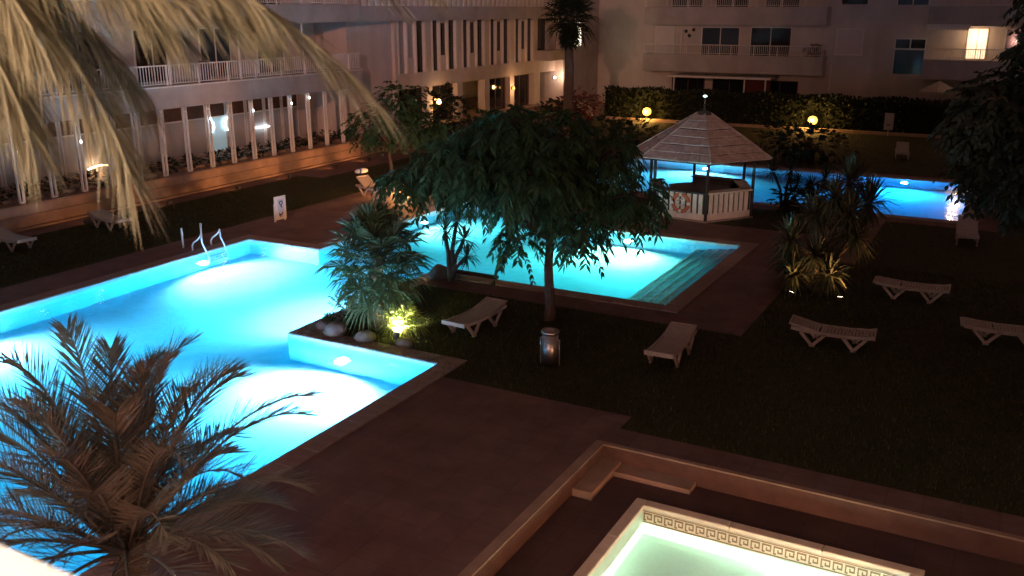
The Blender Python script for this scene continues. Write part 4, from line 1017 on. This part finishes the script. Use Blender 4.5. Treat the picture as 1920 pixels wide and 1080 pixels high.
broad_tree('leafy_tree', 'spreading leafy tree with drooping leaf sprays before the far basin', (-9.0,18.5,0), (-9.05,18.55,1.9),
    [tl(-2.9,3.45,.6,.34,.2), tl(-2.1,3.8,.8,.45,-.3), tl(-1.3,4.2,.8,.45,.3), tl(-.4,3.45,.95,.7,-.4), tl(.15,4.2,.75,.5,.2), tl(.95,3.35,.8,.5,.4), tl(1.75,3.0,.62,.34,-.2),
     tl(-1.5,3.45,.7,.36,-.6), tl(-.7,2.6,.55,.3,.5), tl(.55,2.65,.55,.3,-.5), tl(-.75,1.95,.30,.25,-.3), tl(.7,2.0,.30,.25,-.4), tl(-.9,4.6,.5,.3,0), tl(-2.4,3.6,.5,.25,.5), tl(1.3,3.9,.45,.3,0), tl(-3.35,3.25,.35,.2,0), tl(.2,3.2,.8,.6,.9)],
    1000, .50, 7, .24, .036, M['leaf'], 21, .12, .72)
broad_tree('garden_tree', 'rounded small tree on the lawn before the porch corner', (-22.6,31.3,0), (-22.6,31.3,1.3),
    [(-22.6,31.4,2.6,1.3,1.2,.9),(-23.5,31.1,2.3,.9,.9,.7),(-21.6,31.9,2.3,1.1,1.0,.7),(-22.3,31.6,3.4,.9,.9,.7),(-20.6,32.4,1.9,1.0,.9,.6)], 700, .38, 5, .16, .035, M['leaf'], 31, .09, .4)
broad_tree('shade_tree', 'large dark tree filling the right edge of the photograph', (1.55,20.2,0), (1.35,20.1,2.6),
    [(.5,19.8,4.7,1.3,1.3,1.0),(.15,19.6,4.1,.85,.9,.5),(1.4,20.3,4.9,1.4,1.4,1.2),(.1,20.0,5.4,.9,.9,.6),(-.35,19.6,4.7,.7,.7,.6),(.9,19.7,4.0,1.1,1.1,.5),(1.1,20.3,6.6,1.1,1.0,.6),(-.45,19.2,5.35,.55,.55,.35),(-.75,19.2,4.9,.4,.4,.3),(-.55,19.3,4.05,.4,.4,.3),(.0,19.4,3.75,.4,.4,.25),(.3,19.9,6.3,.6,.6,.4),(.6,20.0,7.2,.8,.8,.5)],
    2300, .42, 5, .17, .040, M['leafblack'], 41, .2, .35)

def bush(name, label, x, y, rx, ry, h, n, m_, seed, leaf=.16, w=.04, group='shrubs before the buildings'):
    rg = np.random.default_rng(seed); t = thing(name, label, 'shrub', (x,y,0), group)
    k = 5; C_ = []; D_ = []; sm = MB()
    for j in range(k):
        a = j*2*math.pi/k+seed; c = np.array([x+rx*.45*math.cos(a), y+ry*.45*math.sin(a), h*(.42+.18*(j%2))])
        d = nrmz(rg.normal(0,1,(n//k,3))); p = c+d*np.array([rx*.62,ry*.62,h*.42])*rg.uniform(.45,1,(n//k,1))**.5
        p[:,2] = np.maximum(p[:,2],.05); C_.append(p); D_.append(d+UP*.2)
        sm.tube([(x+.1*math.cos(a),y+.1*math.sin(a),0), tuple(c*.5+np.array([x,y,h*.1])*.5), tuple(c)], [.035,.025,.012], 5)
    sm.build('stems', M['bark'], t)
    V,F = sprays(np.concatenate(C_), np.concatenate(D_), .28, 4, leaf, w, seed, .2); tag(mesh_np('foliage', V, F, m_, t), kind='stuff')
bush('shrub', 'dark shrub left of the warm wall lamp on the striped wing', -25.8, 40.6, 1.6, 1.5, 3.1, 300, M['leafdark'], 51, .2, .05)
bush('shrub', 'dense green shrub below the warm wall lamp', -25.6, 44.6, 1.7, 1.5, 1.5, 260, M['leaf'], 52, .2, .05)
bush('shrub', 'rounded shrub in front of the lit ground-floor doorway', -25.0, 48.4, 1.6, 1.4, 1.25, 240, M['leaf'], 53, .2, .05)
bush('shrub', 'crimson-leaved shrub near the rear corner beside the palm trunk', -25.2, 55.4, 1.5, 1.3, 2.0, 240, M['crimson'], 54, .2, .05)
bush('shrub', 'dark shrub in front of the fourth door of the striped wing', -25.0, 52.0, 1.5, 1.4, 1.5, 220, M['leafdark'], 55, .2, .05)
bush('shrub', 'dark shrub beyond the left end of the lap pool', -18.2, 45.2, 1.9, 1.5, 1.5, 280, M['leafdark'], 56, .2, .05, 'shrubs beyond the lap pool')
bush('shrub', 'dark shrub beyond the lap pool directly behind the bar', -14.3, 46.2, 1.9, 1.4, 1.3, 260, M['leafdark'], 57, .2, .05, 'shrubs beyond the lap pool')
bush('shrub', 'wide dark shrub beyond the lap pool right of the bar roof', -9.0, 45.4, 2.2, 1.4, 1.7, 320, M['leafdark'], 58, .2, .05, 'shrubs beyond the lap pool')
bush('shrub', 'dark shrub behind the yucca clump at the edge of the lap pool', -6.2, 33.2, 1.1, .7, 1.0, 200, M['leafdark'], 59, .18, .045, 'shrubs beyond the lap pool')
bush('shrub', 'dark shrub at the right end of the lap pool', .6, 36.0, 1.3, 2.0, 1.7, 300, M['leafdark'], 60, .2, .05, 'shrubs beyond the lap pool')
bush('shrub', 'spreading shrub on the lawn behind the far basin', -15.3, 33.0, 1.3, 1.1, 1.5, 240, M['leaf'], 61, .18, .045, 'shrubs beyond the lap pool')
bush('shrub', 'dark shrub on the lawn left of the lap pool', -20.0, 38.0, 2.0, 1.7, 2.0, 320, M['leafdark'], 62, .2, .05, 'shrubs beyond the lap pool')
bush('shrub', 'low shrub under the big fan palm at the pool edge', -12.9, 16.2, .5, .6, .55, 90, M['leaf'], 63, .12, .03, 'shrubs beyond the lap pool')
rg = np.random.default_rng(88); n = 90; d = nrmz(rg.normal(0,1,(n,3))); p = np.array([-12.6,65.2,4.25])+d*np.array([.65,.4,.4])*rg.uniform(.2,1,(n,1))
V,F = sprays(p, d+UP*.2, .2, 4, .16, .04, 88, .2); mesh_np('foliage', V, F, M['palm'], plant_later)
# planting along the porch terrace, plant by plant
for i, y in enumerate(np.arange(18.2, 36.5, 1.2)):
    nm = ['leftmost', 'second', 'third', 'fourth', 'fifth', 'sixth', 'seventh', 'eighth', 'ninth', 'tenth', 'eleventh', 'twelfth', 'thirteenth', 'fourteenth', 'fifteenth', 'sixteenth'][i]
    t = thing('potted_shrub', f'low dark shrub on the porch terrace, {nm} from the left', 'shrub', (-28.95, y, .8), 'shrubs along the porch terrace')
    rg = np.random.default_rng(300+i); n = 70
    d = nrmz(rg.normal(0,1,(n,3))); p = np.array([-28.95,y,1.08])+d*np.array([.22,.55,.25])*rg.uniform(.3,1,(n,1))
    V,F = sprays(p, d+UP*.3, .16, 3, .12, .03, 300+i, .15); mesh_np('foliage', V, F, M['leafdark'], t)
    MB().box(-29.1, y-.5, .802, -28.75, y+.5, .92).build('trough', M['terrace'], t)
# clipped hedge before the rear block
hd = thing('hedge', 'long clipped dark hedge in front of the rear apartment block', 'hedge', (-10, 58.6, 0))
rg = np.random.default_rng(77); n = 9000
x = rg.uniform(-24.5, 12, n); face = rg.uniform(0,1,n); y = np.where(face < .55, 58.0+rg.uniform(0,.12,n), rg.uniform(58.0,59.3,n)); z = np.where(face < .55, rg.uniform(.05,1.85,n), 1.85+rg.uniform(-.12,.10,n)+.06*np.sin(x*1.7))
P = np.stack([x,y,z],1); Dv = nrmz(np.stack([rg.normal(0,.6,n), np.where(face < .55,-1.,0)+rg.normal(0,.5,n), np.where(face < .55,.1,1.)+rg.normal(0,.4,n)],1))
sd = nrmz(np.cross(Dv, rg.normal(0,1,(n,3)))); V,F = strips(P, P+Dv*.09, P+Dv*.19, sd, .02, .06); tag(mesh_np('leaf_shell', V, F, M['hedge'], hd), kind='stuff')
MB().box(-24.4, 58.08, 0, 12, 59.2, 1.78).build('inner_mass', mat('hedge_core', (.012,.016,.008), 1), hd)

# grass: uncountable blades on the lawn in view
G_ = []
for (x0,y0,x1,y1) in lawn_cells:
    x0,x1 = max(x0,-28),min(x1,6); y0,y1 = max(y0,6),min(y1,57)
    if x1 <= x0 or y1 <= y0: continue
    yc = (y0+y1)/2; dens = 230 if yc < 27 else 60
    k = int((x1-x0)*(y1-y0)*dens); G_.append(np.stack([rng.uniform(x0,x1,k), rng.uniform(y0,y1,k), np.zeros(k)],1))
P = np.concatenate(G_); n = len(P); az = rng.uniform(0,2*np.pi,n)
h = rng.uniform(.035,.085,n)[:,None]; D = np.stack([np.cos(az)*.5,np.sin(az)*.5,np.ones(n)],1)
sd = np.stack([-np.sin(az),np.cos(az),np.zeros(n)],1)*.012
V = np.stack([P-sd,P+sd,P+D*h],1).reshape(-1,3); F = np.arange(3*n).reshape(-1,3)
tag(mesh_np('grass', V, F, M['grass']), 'short dark lawn grass between the pools', 'grass', kind='stuff')

# ------------------------------------------------------------------ the balcony the photograph was taken from
ob = thing('balcony_building', 'white balcony edge of the building the view is taken from', 'building', (0, -1.2, 0))
MB().box(-30, -2.0, 0, 16, -1.6, 13).build('wall', M['plaster'], ob)
MB().box(-9, -1.599, 5.15, 8, .95, 5.35).build('balcony_floor', M['band'], ob)
MB().box(-9, .62, 5.352, 8, .74, 6.05).build('parapet', M['white'], ob)
MB().box(-9, .58, 6.052, 8, .76, 6.085).build('parapet_cap', M['white'], ob)
MB().box(-9, -1.599, 8.1, 8, .95, 8.3).build('balcony_ceiling', M['white'], ob)
def ceiling_lamp(name, label, loc, power, col, r=.1):
    t = thing(name, label, 'lamp', loc, 'lamps of the near building'); x,y,z = loc
    MB().lathe([(.13,.0),(.14,-.02),(.10,-.035)], loc, 14).build('base', M['white'], t)
    MB().lathe([(.10,-.036),(.09,-.07),(.05,-.09)], loc, 14).build('shade', M['em_warm'], t, True)
    light('glow', 'POINT', (x,y,z-.2), power, col, t, r)
ceiling_lamp('balcony_lamp', 'warm ceiling lamp of the balcony above the white parapet', (-2.6, -.3, 8.098), 430, (1,.80,.62))
for x, lab in ((-9.5,'left'), (-1.8,'right')):
    t = thing('wall_lamp', f'warm lamp on the garden face of the near building, {lab} one', 'lamp', (x,-1.5,3.2), 'lamps of the near building')
    MB().box(x-.08,-1.598,3.05,x+.08,-1.55,3.35).build('back_plate', M['lampbody'], t)
    MB().lathe([(.05,0),(.10,.04),(.11,.14),(.05,.2)], (x,-1.43,3.1), 12).build('globe', M['em_warm'], t, True)
    light('glow', 'POINT', (x,-1.15,3.25), 470, (1,.46,.38), t, .12)
